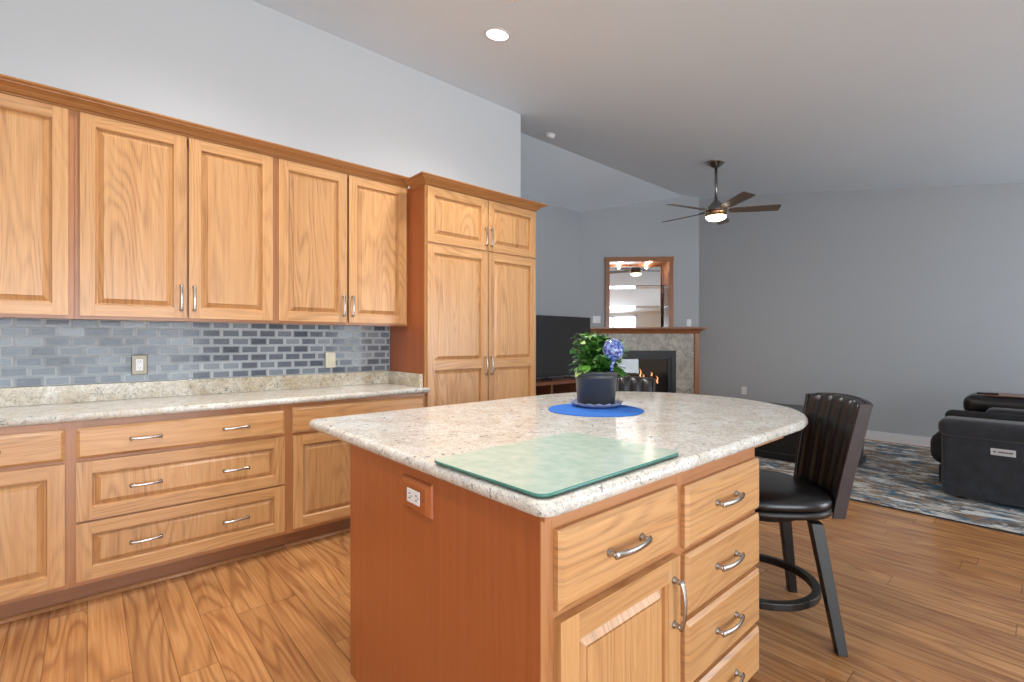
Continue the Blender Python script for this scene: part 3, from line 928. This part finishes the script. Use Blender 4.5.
for k in range(46):
    a = rnd.uniform(0, 2*pi); rad = rnd.uniform(0.01, 0.095)
    if k < 12: a = rnd.uniform(-1.1, 0.6)
    p0 = Vector((pc[0]+rad*0.6*cos(a), pc[1]+rad*0.6*sin(a), 1.084))
    h = rnd.uniform(0.09, 0.205)
    far = 1.55 if k < 12 else 1.0
    lean = Vector((cos(a)*rad*far, sin(a)*rad*far, 0))
    p1 = p0+lean*0.55+Vector((0, 0, h*0.6)); p2 = p0+lean+Vector((0, 0, h))
    stems.tube([p0, p1, p2], [0.0028, 0.0023, 0.0015], 6)
    for q in range(13):
        t = 0.2+0.8*q/12
        bp = p0.lerp(p1, t/0.6) if t < 0.6 else p1.lerp(p2, (t-0.6)/0.4)
        aa = a+q*2.4+rnd.uniform(-0.4, 0.4)
        el = rnd.uniform(-0.05, 0.75)
        dv = Vector((cos(aa)*cos(el), sin(aa)*cos(el), sin(el)))
        add_leaf(bp, dv, rnd.uniform(0.034, 0.058), rnd.uniform(0.013, 0.021), min(1, max(0, rnd.gauss(0.42, 0.30))))
# drooping leaves on the right and the left rim
for k in range(22):
    a = rnd.uniform(-1.2, -0.3) if k < 14 else rnd.uniform(2.0, 3.6)
    bp = Vector((pc[0]+0.085*cos(a), pc[1]+0.085*sin(a), 1.105+rnd.uniform(0, 0.09 if k < 14 else 0.04)))
    add_leaf(bp, Vector((cos(a), sin(a), rnd.uniform(-0.5, 0.3))), rnd.uniform(0.045, 0.070), rnd.uniform(0.016, 0.024), rnd.uniform(0.45, 1.0))
# broad leaves beside and below the globe, on its right
for k in range(30):
    a = -0.72+rnd.uniform(-0.55, 0.5)
    rr0 = rnd.uniform(0.06, 0.115)
    bp = Vector((pc[0]+rr0*cos(a), pc[1]+rr0*sin(a), rnd.uniform(1.10, 1.235)))
    add_leaf(bp, Vector((cos(a), sin(a), rnd.uniform(-0.3, 0.6))), rnd.uniform(0.036, 0.055), rnd.uniform(0.014, 0.021), rnd.uniform(0.2, 0.95))
    stems.tube([Vector((pc[0]+0.05*cos(a), pc[1]+0.05*sin(a), 1.085)), (bp+Vector((pc[0]+0.05*cos(a), pc[1]+0.05*sin(a), 1.085)))*0.5+Vector((0, 0, 0.02)), bp], [0.0025, 0.002, 0.0015], 6)
stems.build('stems', M['leaf'], pp)
leaves.build('foliage', M['leaf'], pp, weld=False)

gc = Vector((1.925, 1.428, 1.207))
wg = thing('watering_globe', gc, 'blue and white swirled glass watering globe stuck in the plant pot', 'watering globe')
m = MB()
prof = [(0.0, -0.054)]
m.lathe([(max(0.0005, 0.054*sin(pi*k/20)), -0.054*cos(pi*k/20)) for k in range(21)], gc, 32)
m.build('bulb', M['globe'], wg)
m = MB(); m.tube([gc+Vector((0, 0, -0.05)), Vector((1.935, 1.460, 1.088))], [0.011, 0.007], 12); m.build('stem', M['globe'], wg)

# ================================================================ BAR STOOLS
def stool(loc, rz, label, twist=0.0, backw=(0.325, 0.400)):
    """local frame: the sitter faces +y, the back stands at -y"""
    st = thing('bar_stool', loc, label, 'stool', None, rz)
    # legs
    for i, (sx, sy) in enumerate(((-1, -1), (1, -1), (1, 1), (-1, 1))):
        m = MB()
        rings = []
        for t in (0.0, 0.5, 1.0):
            c = Vector((sx*(0.246-0.068*t), sy*(0.246-0.068*t), 0.498*t))
            h = 0.019+0.005*t
            rings.append([tuple(c+Vector((dx*h, dy*h, 0))) for dx, dy in ((-1, -1), (1, -1), (1, 1), (-1, 1))])
        ct, st_ = cos(twist), sin(twist)
        rings = [[(x*ct-y*st_, x*st_+y*ct, z) for x, y, z in r] for r in rings]
        m.loft(rings, smooth=False)
        m.build('leg', M['espresso'], st, local=True, bevel=0.003)
    m = MB()   # foot ring
    n = 40
    R1, R0, z0, z1 = 0.256, 0.222, 0.150, 0.182
    rings = []
    for k in range(n+1):
        a = 2*pi*k/n
        rings.append([(r*cos(a), r*sin(a), z) for r, z in ((R0, z0), (R1, z0), (R1, z1), (R0, z1))])
    m.loft(rings, cap0=False, cap1=False, smooth=False)
    m.build('foot_ring', M['espresso'], st, local=True, bevel=0.005)
    m = MB(); m.lathe([(0.17, 0.485), (0.19, 0.49), (0.19, 0.520), (0.10, 0.522)], seg=32); m.build('swivel_plate', M['espresso'], st, local=True)
    def seat_ring(s, z):
        P = []
        for k in range(48):
            a = 2*pi*k/48
            c_, s_ = cos(a), sin(a)
            e = 0.72
            P.append((0.258*s*math.copysign(abs(c_)**e, c_), -0.030+0.240*s*math.copysign(abs(s_)**e, s_), z-0.028))
        return P
    m = MB(); m.loft([seat_ring(0.93, 0.548), seat_ring(1.0, 0.552), seat_ring(1.0, 0.575), seat_ring(0.96, 0.58)])
    m.build('seat_frame', M['espresso'], st, local=True)
    m = MB(); m.loft([seat_ring(0.95, 0.58), seat_ring(1.0, 0.588), seat_ring(1.01, 0.605), seat_ring(0.97, 0.622), seat_ring(0.85, 0.633), seat_ring(0.5, 0.639), seat_ring(0.1, 0.640)])
    m.build('seat_cushion', M['black_leather'], st, local=True)
    # back: curved, leaning, vertical channels
    zb, zt = 0.500, 0.990
    def bp(u, v, off):
        """u -1..1 across, v 0..1 up; off = toward the sitter"""
        w = (backw[0]+(backw[1]-backw[0])*v)/2
        x = u*w
        y = -0.270-0.088*v**1.15-0.030*(1-u*u)
        z = zb+(zt-zb)*v+0.014*(1-u*u)*v
        return Vector((x, y+off, z))
    m = MB()
    NU, NV = 60, 14
    front, back = [], []
    for j in range(NV+1):
        v = 0.12+0.88*j/NV
        fr, bk = [], []
        for i in range(NU+1):
            u = -0.955+1.91*i/NU
            ph = (i/NU*5) % 1.0
            ch = 0.020*abs(sin(pi*ph))**0.55
            tp_ = min(1.0, (1-j/NV)*5+0.5)
            fr.append(bp(u, v, 0.016+ch*tp_)); bk.append(bp(u, v, -0.020))
        front.append(fr); back.append(bk)
    for j in range(NV):
        for i in range(NU):
            m.face([front[j][i], front[j][i+1], front[j+1][i+1], front[j+1][i]], None, 0, 0.5, True)
            m.face([back[j][i+1], back[j][i], back[j+1][i], back[j+1][i+1]], None, 0, 0.5, True)
    for i in range(NU):
        m.face([front[NV][i], front[NV][i+1], back[NV][i+1], back[NV][i]], None, 0, 0.5)
        m.face([back[0][i], back[0][i+1], front[0][i+1], front[0][i]], None, 0, 0.5)
    m.build('back_cushion', M['black_leather'], st, local=True)
    for sx in (-1, 1):
        m = MB(); rings = []
        for j in range(11):
            v = j/10
            rings.append([tuple(bp(sx*u_, v, o_)) for u_, o_ in ((0.955, 0.026), (1.03, 0.024), (1.03, -0.030), (0.955, -0.028))])
        m.loft(rings, smooth=False); m.build('back_post', M['stile_wood'], st, local=True, bevel=0.003, angle=50)
    m = MB(); rings = []
    for i in range(21):
        u = -0.95+1.90*i/20
        u *= 0.98
        rings.append([tuple(bp(u, 1.0, o_)+Vector((0, 0, dz))) for o_, dz in ((-0.004, -0.002), (-0.006, 0.004), (-0.028, 0.002), (-0.028, -0.05), (-0.018, -0.05))])
    m.loft(rings, smooth=False); m.build('crest_rail', M['espresso'], st, local=True, bevel=0.002, angle=50)
    m = MB(); rings = []
    for i in range(13):
        u = -0.86+1.72*i/12
        rings.append([tuple(bp(u, 0.0, o_)+Vector((0, 0, dz))) for o_, dz in ((0.05, 0.02), (0.05, 0.05), (-0.015, 0.055), (-0.015, 0.015))])
    m.loft(rings, smooth=False); m.build('back_rail', M['espresso'], st, local=True)
    return st
fd = radians(45)   # facing direction: rotate +y to (-sin, cos)
stool((2.295, 0.910, 0), radians(45), 'black leather bar stool with channelled back, in full view at the rounded island end', twist=-0.115)
stool((2.495, 1.755, 0), radians(127), 'black bar stool behind the island, only its ribbed back top showing right of the plant')

# ================================================================ LIVING ROOM
m = MB(); m.box((4.49, -2.2, 0.0005), (7.30, 2.75, 0.011))
rg = MB(); rg.box((4.497, -2.193, 0.0005), (7.293, 2.743, 0.0125))
rgt = thing('area_rug', (5.9, 0.3, 0), 'abstract cream, grey and teal area rug under the recliner sofa', 'rug')
m.build('binding', M['rug_edge'], rgt)
rg.build('pile', M['rug'], rgt)

# recliner sofa, seen from its side
sf = thing('recliner_sofa', (5.75, -0.4, 0.0125), 'charcoal recliner sofa on the rug, its padded arm side facing the kitchen', 'sofa')
def puff(name, lo, hi, r, mat, seg=5):
    o = rbox(name, lo, hi, r, M[mat], sf, seg)
    return o
# outer arm
puff('arm_side', (5.09, -0.62, 0.035), (5.30, 0.600, 0.535), 0.035, 'charcoal')
puff('arm_pad', (5.055, -0.60, 0.495), (5.34, 0.620, 0.640), 0.062, 'charcoal')
puff('arm_pad', (5.34, -0.60, 0.54), (5.46, 0.610, 0.678), 0.05, 'black_fabric')
puff('footrest', (5.20, 0.50, 0.235), (6.05, 0.690, 0.50), 0.095, 'black_fabric')
puff('footrest', (5.20, 0.48, 0.045), (6.05, 0.635, 0.28), 0.08, 'black_fabric')
puff('seat_cushion', (5.32, -0.45, 0.28), (6.10, 0.60, 0.52), 0.07, 'black_fabric')
puff('arm_side', (6.10, -0.62, 0.035), (6.34, 0.56, 0.60), 0.04, 'charcoal')
puff('arm_pad', (5.98, -0.60, 0.575), (6.42, 0.560, 0.760), 0.075, 'black_leather')
puff('arm_pad', (5.72, -0.40, 0.53), (5.96, 0.40, 0.675), 0.06, 'charcoal')
puff('backrest', (5.12, -1.15, 0.10), (6.36, -0.52, 1.02), 0.12, 'charcoal')
m = MB(); m.box((6.02, -0.5, 0.758), (6.38, 0.42, 0.768)); m.build('brown_top_board', M['tvwood'], sf, bevel=0.004)  # thin brown board on top of the far arm pad
m = MB(); m.box((5.0885, 0.187, 0.396), (5.0925, 0.319, 0.446))
bd = m.build('badge', M['sand'], sf, bevel=0.001)
m = MB()
for k in range(7):
    y_ = 0.275-k*0.0115
    m.box((5.0880, y_-0.0042, 0.415), (5.0886, y_+0.0042, 0.427))
m.build('worn_lettering', M['dark_slot'], bd, weld=False)
m = MB(); m.lathe([(0.0065, 0), (0.006, 0.001)], seg=16)
m.v = [(5.0882-z_, 0.298+x_, 0.421+y_) for x_, y_, z_ in m.v]
m.build('emblem', M['dark_slot'], bd)
rm = MB(); rm.box((6.06, 0.33, 0.7682), (6.11, 0.47, 0.784))
tag(rm.build('remote_control', M['black_plastic'], shift=(6.085, 0.4, 0.7682), bevel=0.004), 'black remote control lying on the far sofa arm', 'remote')

# dark chest behind the stool
ch = thing('storage_chest', (5.70, 2.0, 0.0125), 'black lacquered storage chest on the rug, behind the bar stool', 'chest')
m = MB(); m.box((5.385, 1.30, 0.03), (5.98, 2.55, 0.50)); m.build('body', M['black_panel'], ch, bevel=0.004)
m = MB(); m.box((5.36, 1.27, 0.50), (6.0, 2.58, 0.53)); m.build('lid', M['black_panel'], ch, bevel=0.006)
m = MB(); m.box((5.368, 1.28, 0.0125), (5.99, 2.57, 0.085)); m.build('plinth', M['black_panel'], ch, bevel=0.006)
for a, b in ((1.36, 1.90), (1.95, 2.49)):
    m = MB(); m.box((5.378, a, 0.13), (5.385, b, 0.46)); m.build('panel', M['espresso'], ch, bevel=0.003)

# media console and television
mc = thing('media_console', (4.95, 4.75, 0), 'brown wood media console with open dark shelves below the television', 'console')
cy0, cy1 = 4.48, 4.93
m = MB()
m.box((4.10, cy0-0.01, 0.66), (5.86, cy1+0.01, 0.705), grain='x')
m.box((4.12, cy0, 0.06), (4.16, cy1, 0.66)); m.box((5.80, cy0, 0.06), (5.84, cy1, 0.66))
for x in (4.68, 5.24): m.box((x-0.018, cy0, 0.06), (x+0.018, cy1, 0.66))
m.box((4.16, cy0+0.005, 0.03), (5.80, cy1, 0.07), grain='x'); m.box((4.16, cy1-0.012, 0.06), (5.80, cy1, 0.66), m=1)
m.build('body', [M['tvwood'], M['console_back']], mc, weld=False, bevel=0.003)
for a, b in ((4.16, 4.662), (4.698, 5.222), (5.258, 5.80)):
    m = MB(); m.box((a, cy0+0.03, 0.36), (b, cy1-0.02, 0.38), grain='x'); m.build('shelf', M['tvwood'], mc)
for x in (4.2, 5.75):
    for y in (cy0+0.04, cy1-0.05):
        m = MB(); m.lathe([(0.02, 0), (0.025, 0.06)], (x, y, 0), 12); m.build('foot', M['tvwood'], mc)
sb = MB(); sb.box((4.82, 4.58, 0.3805), (5.10, 4.80, 0.44))
tag(sb.build('media_player', M['black_plastic'], shift=(4.96, 4.69, 0.3805), bevel=0.004), 'black media player on the console shelf', 'media player')
tv = thing('television', (4.95, 4.70, 0.705), 'large flat black television on the media console', 'television')
m = MB(); m.box((4.17, 4.68, 0.752), (5.73, 4.705, 1.604)); m.box((4.35, 4.705, 0.80), (5.55, 4.735, 1.30)); m.build('casing', M['black_plastic'], tv, weld=False, bevel=0.003)
m = MB(); m.box((4.178, 4.6785, 0.765), (5.722, 4.6795, 1.597)); m.build('screen', M['tv'], tv)
for x in (4.80, 5.28):
    m = MB(); m.tube([(x, 4.60, 0.715), (x, 4.69, 0.722), (x, 4.695, 0.77), (x, 4.70, 0.722), (x, 4.80, 0.715)], 0.009, 8); m.build('leg', M['black_plastic'], tv)

# fireplace
fp = thing('fireplace', F(LEN/2, 0.0, 0), 'corner gas fireplace with grey stone surround and brown wood mantel', 'fireplace')
fs0, fs1 = 0.095, 1.885
pw_ = 0.07
m = MB()
sO = 0.055
slantbox(m, fs0+pw_, 0.375, 0, sO, 0, 1.385); slantbox(m, 1.525, fs1-pw_, 0, sO, 0, 1.385); slantbox(m, 0.375, 1.525, 0, sO, 1.095, 1.385)
m.build('stone_surround', M['stone'], fp, weld=False)
for a, b in ((fs0, fs0+pw_), (fs1-pw_, fs1)):
    m = MB(); slantbox(m, a, b, 0, 0.085, 0, 1.385); m.build('pilaster', M['mantelwood'], fp, bevel=0.004)
m = MB()
prof = [(0.0, 1.370), (0.088, 1.370), (0.095, 1.386), (0.11, 1.408), (0.14, 1.430), (0.165, 1.440), (0.175, 1.446), (0.180, 1.450), (0.180, 1.472), (0.0, 1.472)]
rings = []
for s_, e in ((fs0, -1), (fs1, 1)):
    rings.append([F(s_+e*max(0, min(0.09, (o_-0.088)))*1.0, o_, z_) for o_, z_ in prof])
for k in range(len(prof)):
    a, b = rings[0][k], rings[0][(k+1) % len(prof)]; c_, d_ = rings[1][(k+1) % len(prof)], rings[1][k]
    L0 = (d_-a).length
    m.face([a, b, c_, d_], [(0+5, k*0.02), (0+5, k*0.02+0.02), (L0+5, k*0.02+0.02), (L0+5, k*0.02)])
m.face(rings[0]); m.face(rings[1])
m.build('mantel', M['mantelwood'], fp)
m = MB()
i0, i1, it = 0.375, 1.525, 1.095
for a, b, c_, d_ in ((i0, i0+0.075, 0.0, it), (i1-0.075, i1, 0.0, it), (i0+0.075, i1-0.075, it-0.10, it), (i0+0.075, i1-0.075, 0.0, 0.16)):
    slantbox(m, a, b, 0.0, sO+0.008, c_, d_)
for a, b, c_, d_ in ((i0+0.075, i0+0.12, 0.16, it-0.10), (i1-0.12, i1-0.075, 0.16, it-0.10), (i0+0.12, i1-0.12, it-0.14, it-0.10)):
    slantbox(m, a, b, 0.0, sO-0.01, c_, d_)
m.build('insert_frame', M['black_metal'], fp, weld=False)
m = MB()
slantbox(m, i0+0.08, i1-0.08, 0.001, 0.006, 0.10, 1.0)
m.build('firebox', M['fire_inside'], fp)
m = MB(); slantbox(m, i0+0.12, i1-0.12, 0.036, 0.039, 0.16, it-0.14)
m.build('glass_front', M['glass'], fp)
for (a, b, z0, z1) in ((0.72, 1.12, 0.60, 0.64), (0.78, 1.2, 0.57, 0.68), (0.85, 1.05, 0.66, 0.60)):
    m = MB(); m.tube([F(a, 0.022, z0), F((a+b)/2, 0.024, (z0+z1)/2+0.01), F(b, 0.022, z1)], [0.012, 0.013, 0.010], 8); m.build('log', M['log'], fp)
for (s_, z0, h, w_) in ((0.80, 0.64, 0.05, 0.012), (0.97, 0.64, 0.17, 0.018), (1.02, 0.64, 0.07, 0.02), (1.15, 0.66, 0.09, 0.02), (1.24, 0.56, 0.13, 0.02)):
    m = MB()
    m.tube([F(s_, 0.02, z0), F(s_-0.01, 0.02, z0+h*0.3), F(s_+0.006, 0.02, z0+h*0.65), F(s_-0.03, 0.02, z0+h)], [w_*0.5, w_*0.6, w_*0.36, 0.001], 8, flat=0.5)
    m.build('flame', M['flame'], fp)

# mirrored niche above the mantel
ni = thing('display_niche', F(LEN/2, 0, 1.472), 'wood framed mirrored wall niche with glass shelves above the mantel', 'niche')
f0, f1 = 0.395, 1.492
for q in (f0, f1-0.07):
    m = MB(); slantbox(m, q, q+0.07, -0.01, 0.035, 1.473, 2.555); m.build('frame_side', M['mantelwood'], ni, bevel=0.003)

m = MB(); slantbox(m, f0-0.006, f1+0.006, -0.01, 0.042, 2.548, 2.625, grain='x'); m.build('frame_top', M['mantelwood'], ni, bevel=0.004)
ND = -0.26
m = MB(); slantbox(m, NS0, NS1, ND-0.01, ND, NZ0, NZ1); m.build('mirror', M['mirror'], ni)
m = MB(); slantbox(m, NS0-0.012, NS0, ND-0.01, -0.012, NZ0, NZ1); slantbox(m, NS1, NS1+0.012, ND-0.01, -0.012, NZ0, NZ1)
slantbox(m, NS0, NS1, ND-0.01, -0.012, NZ1-0.002, NZ1+0.012, grain='x'); slantbox(m, NS0, NS1, ND-0.01, -0.012, NZ0-0.012, NZ0+0.002, grain='x')
m.build('niche_box', M['mantelwood'], ni, weld=False)
for z in (1.82, 2.16):
    m = MB(); slantbox(m, NS0+0.003, NS1-0.003, ND+0.003, -0.04, z, z+0.008); m.build('shelf', M['glass'], ni)
for s_ in (0.68, 1.15):
    m = MB(); m.lathe([(0.035, 0), (0.035, -0.012), (0.02, -0.014)], F(s_, -0.13, NZ1-0.003), 20); m.build('puck_light', M['lens'], ni)
    lamp('niche_light', 'POINT', F(s_, -0.12, NZ1-0.06), 2.0, (1, 0.85, 0.65), shadow_soft_size=0.02)

def plate(c, s_w, label, gang=1, dirn='F'):
    o = thing('switch_plate', c, label, 'switch plate')
    m = MB()
    c = Vector(c)
    if dirn == 'F':
        s_ = (c-C1).dot(SD)
        slantbox(m, s_-s_w/2, s_+s_w/2, 0.0005, 0.008, c.z-0.058, c.z+0.058)
        m.build('cover', M['white_plastic'], o, bevel=0.002)
        for g in range(gang):
            mm = MB(); q = s_-s_w/2+s_w*(g+0.5)/gang
            slantbox(mm, q-0.014, q+0.014, 0.0078, 0.011, c.z-0.032, c.z+0.032); mm.build('rocker', M['white_plastic'], o, bevel=0.001)
    else:
        m.box((FX-0.008, c.y-s_w/2, c.z-0.058), (FX-0.0005, c.y+s_w/2, c.z+0.058)); m.build('cover', M['wall_living'] if gang == 1 else M['white_plastic'], o, bevel=0.002)
        mm = MB(); mm.box((FX-0.011, c.y-0.014, c.z-0.032), (FX-0.0078, c.y+0.014, c.z+0.032)); mm.build('rocker', M['wall_living'] if gang == 1 else M['white_plastic'], o, bevel=0.001)
    return o
plate(F(0.255, 0, 1.605), 0.125, 'white triple switch plate left of the mirrored niche', 3)
plate(F(1.745, 0, 1.545), 0.075, 'small white plate right of the mirrored niche above the mantel', 1)
plate((FX, 3.54, 1.15), 0.075, 'wall-coloured switch plate on the far wall right of the fireplace', 1, 'X')
plate((FX, 3.12, 0.50), 0.075, 'white outlet low on the far wall, just above the island edge', 2, 'X')

# ================================================================ CEILING FITTINGS
slope = math.atan(0.18)
def can(x, y, label):
    z = cz(y)
    o = thing('recessed_light', (x, y, z), label, 'ceiling light')
    o.rotation_euler = (slope, 0, 0)
    m = MB(); m.lathe([(0.072, -0.001), (0.075, -0.006), (0.092, -0.005), (0.094, -0.0005)], seg=36); m.build('trim_ring', M['white'], o, local=True)
    m = MB(); m.lathe([(0.074, -0.004), (0.074, -0.0035), (0.0, -0.0035)], seg=36); m.build('lens', M['lens'], o, local=True)
    lamp('can_light', 'SPOT', (x, y, z-0.03), 58, (1.0, 0.965, 0.92), spot_size=radians(150), spot_blend=1.0, shadow_soft_size=0.07)
can(2.103, 2.527, 'round white recessed ceiling light above the island and pantry')
can(1.83, 2.08, 'round recessed ceiling light at the very top edge of the photo')
can(0.4, 2.5, 'round recessed ceiling light above the left end of the wall worktop')
can(-0.4, 1.5, 'added ceiling light, out of view, brightening the open floor left of the island')  # extra lamp added out of view to brighten the aisle floor
can(0.9, 1.2, 'added ceiling light, out of view above the cutting board, brightening the floor')  # another unseen lamp, added for more brightness on the floor
sd = thing('smoke_detector', (3.89, 3.75, cz(3.75)), 'white round smoke detector on the ceiling near the ridge', 'smoke detector')
sd.rotation_euler = (slope, 0, 0)
m = MB(); m.lathe([(0.062, -0.0005), (0.062, -0.012), (0.055, -0.014)], seg=32); m.build('base', M['white_plastic'], sd, local=True)
m = MB(); m.lathe([(0.052, -0.012), (0.055, -0.030), (0.045, -0.042), (0.0, -0.044)], seg=32); m.build('cap', M['white_plastic'], sd, local=True)

# ceiling fan
fx, fy = 5.588, 2.662
fz = cz(fy)
fan = thing('ceiling_fan', (fx, fy, fz), 'five-blade bronze ceiling fan with a lit glass bowl', 'ceiling fan')
m = MB(); m.lathe([(0.10, fz+0.016), (0.10, fz-0.014), (0.085, fz-0.024), (0.04, fz-0.062), (0.016, fz-0.07)], (fx, fy, 0), 32); m.build('canopy', M['fan_metal'], fan)
m = MB(); m.tube([(fx, fy, fz-0.06), (fx, fy, 2.90)], 0.016, 16); m.build('downrod', M['fan_metal'], fan)
m = MB(); m.lathe([(0.020, 2.93), (0.035, 2.905), (0.10, 2.835), (0.125, 2.80), (0.13, 2.79), (0.10, 2.785)], (fx, fy, 0), 40); m.build('motor_housing', M['fan_metal'], fan)
m = MB(); m.lathe([(0.10, 2.79), (0.118, 2.785), (0.118, 2.765), (0.105, 2.755), (0.122, 2.745), (0.122, 2.728), (0.105, 2.722)], (fx, fy, 0), 40); m.build('light_collar', M['brass'], fan)
m = MB(); m.lathe([(0.115, 2.727), (0.112, 2.712), (0.095, 2.694), (0.065, 2.682), (0.03, 2.677), (0.0, 2.676)], (fx, fy, 0), 40); m.build('light_bowl', M['fan_bowl'], fan)
lamp('fan_light', 'SPOT', (fx, fy, 2.66), 25, (1.0, 0.82, 0.6), spot_size=radians(160), spot_blend=0.8, shadow_soft_size=0.1)
for k in range(5):
    a = radians(-13-41.5+72*k)
    m = MB()
    ca, sa = cos(a), sin(a)
    pitch = radians(-13)
    def bpnt(r_, w_, t_): 
        y_ = w_*cos(pitch); z_ = w_*sin(pitch)+t_
        return (fx+r_*ca-y_*sa, fy+r_*sa+y_*ca, 2.792+z_)
    prof = [(0.15, 0.045), (0.22, 0.058), (0.45, 0.066), (0.62, 0.070), (0.685, 0.066), (0.69, 0.05)]
    off = random.random()*50
    for (r0, w0), (r1, w1) in zip(prof, prof[1:]):
        for t_, rev in ((0.004, 0), (-0.004, 1)):
            q = [bpnt(r0, -w0, t_), bpnt(r1, -w1, t_), bpnt(r1, w1, t_), bpnt(r0, w0, t_)]
            m.face(q, [(r0+off, -w0), (r1+off, -w1), (r1+off, w1), (r0+off, w0)])
        for s_ in (-1, 1):
            m.face([bpnt(r0, s_*w0, -0.004), bpnt(r1, s_*w1, -0.004), bpnt(r1, s_*w1, 0.004), bpnt(r0, s_*w0, 0.004)])
    m.face([bpnt(0.69, -0.05, -0.004), bpnt(0.69, 0.05, -0.004), bpnt(0.69, 0.05, 0.004), bpnt(0.69, -0.05, 0.004)])
    m.face([bpnt(0.15, -0.045, -0.004), bpnt(0.15, 0.045, -0.004), bpnt(0.15, 0.045, 0.004), bpnt(0.15, -0.045, 0.004)])
    bl = m.build('blade', M['blade'], fan)
    m = MB(); m.tube([bpnt(0.09, 0, 0.0), bpnt(0.13, 0, 0.008), bpnt(0.21, 0, 0.010)], [0.014, 0.018, 0.012], 8, flat=0.4); m.build('blade_bracket', M['fan_metal'], bl)

# ---------------------------------------------------------------- groups of repeats
GROUPS = {'base_cabinet': 'oak base cabinets under the wall worktop', 'wall_cabinet': 'oak wall cabinets above the tiles',
          'bar_stool': 'black bar stools around the rounded island end', 'recessed_light': 'recessed lights in the sloping kitchen ceiling',
          'wall_outlet': 'outlet plates on the tiled wall', 'switch_plate': 'plates on the living room walls'}
for o in S.objects:
    k = o.name.split('.')[0]
    if o.parent is None and k in GROUPS: o['group'] = GROUPS[k]
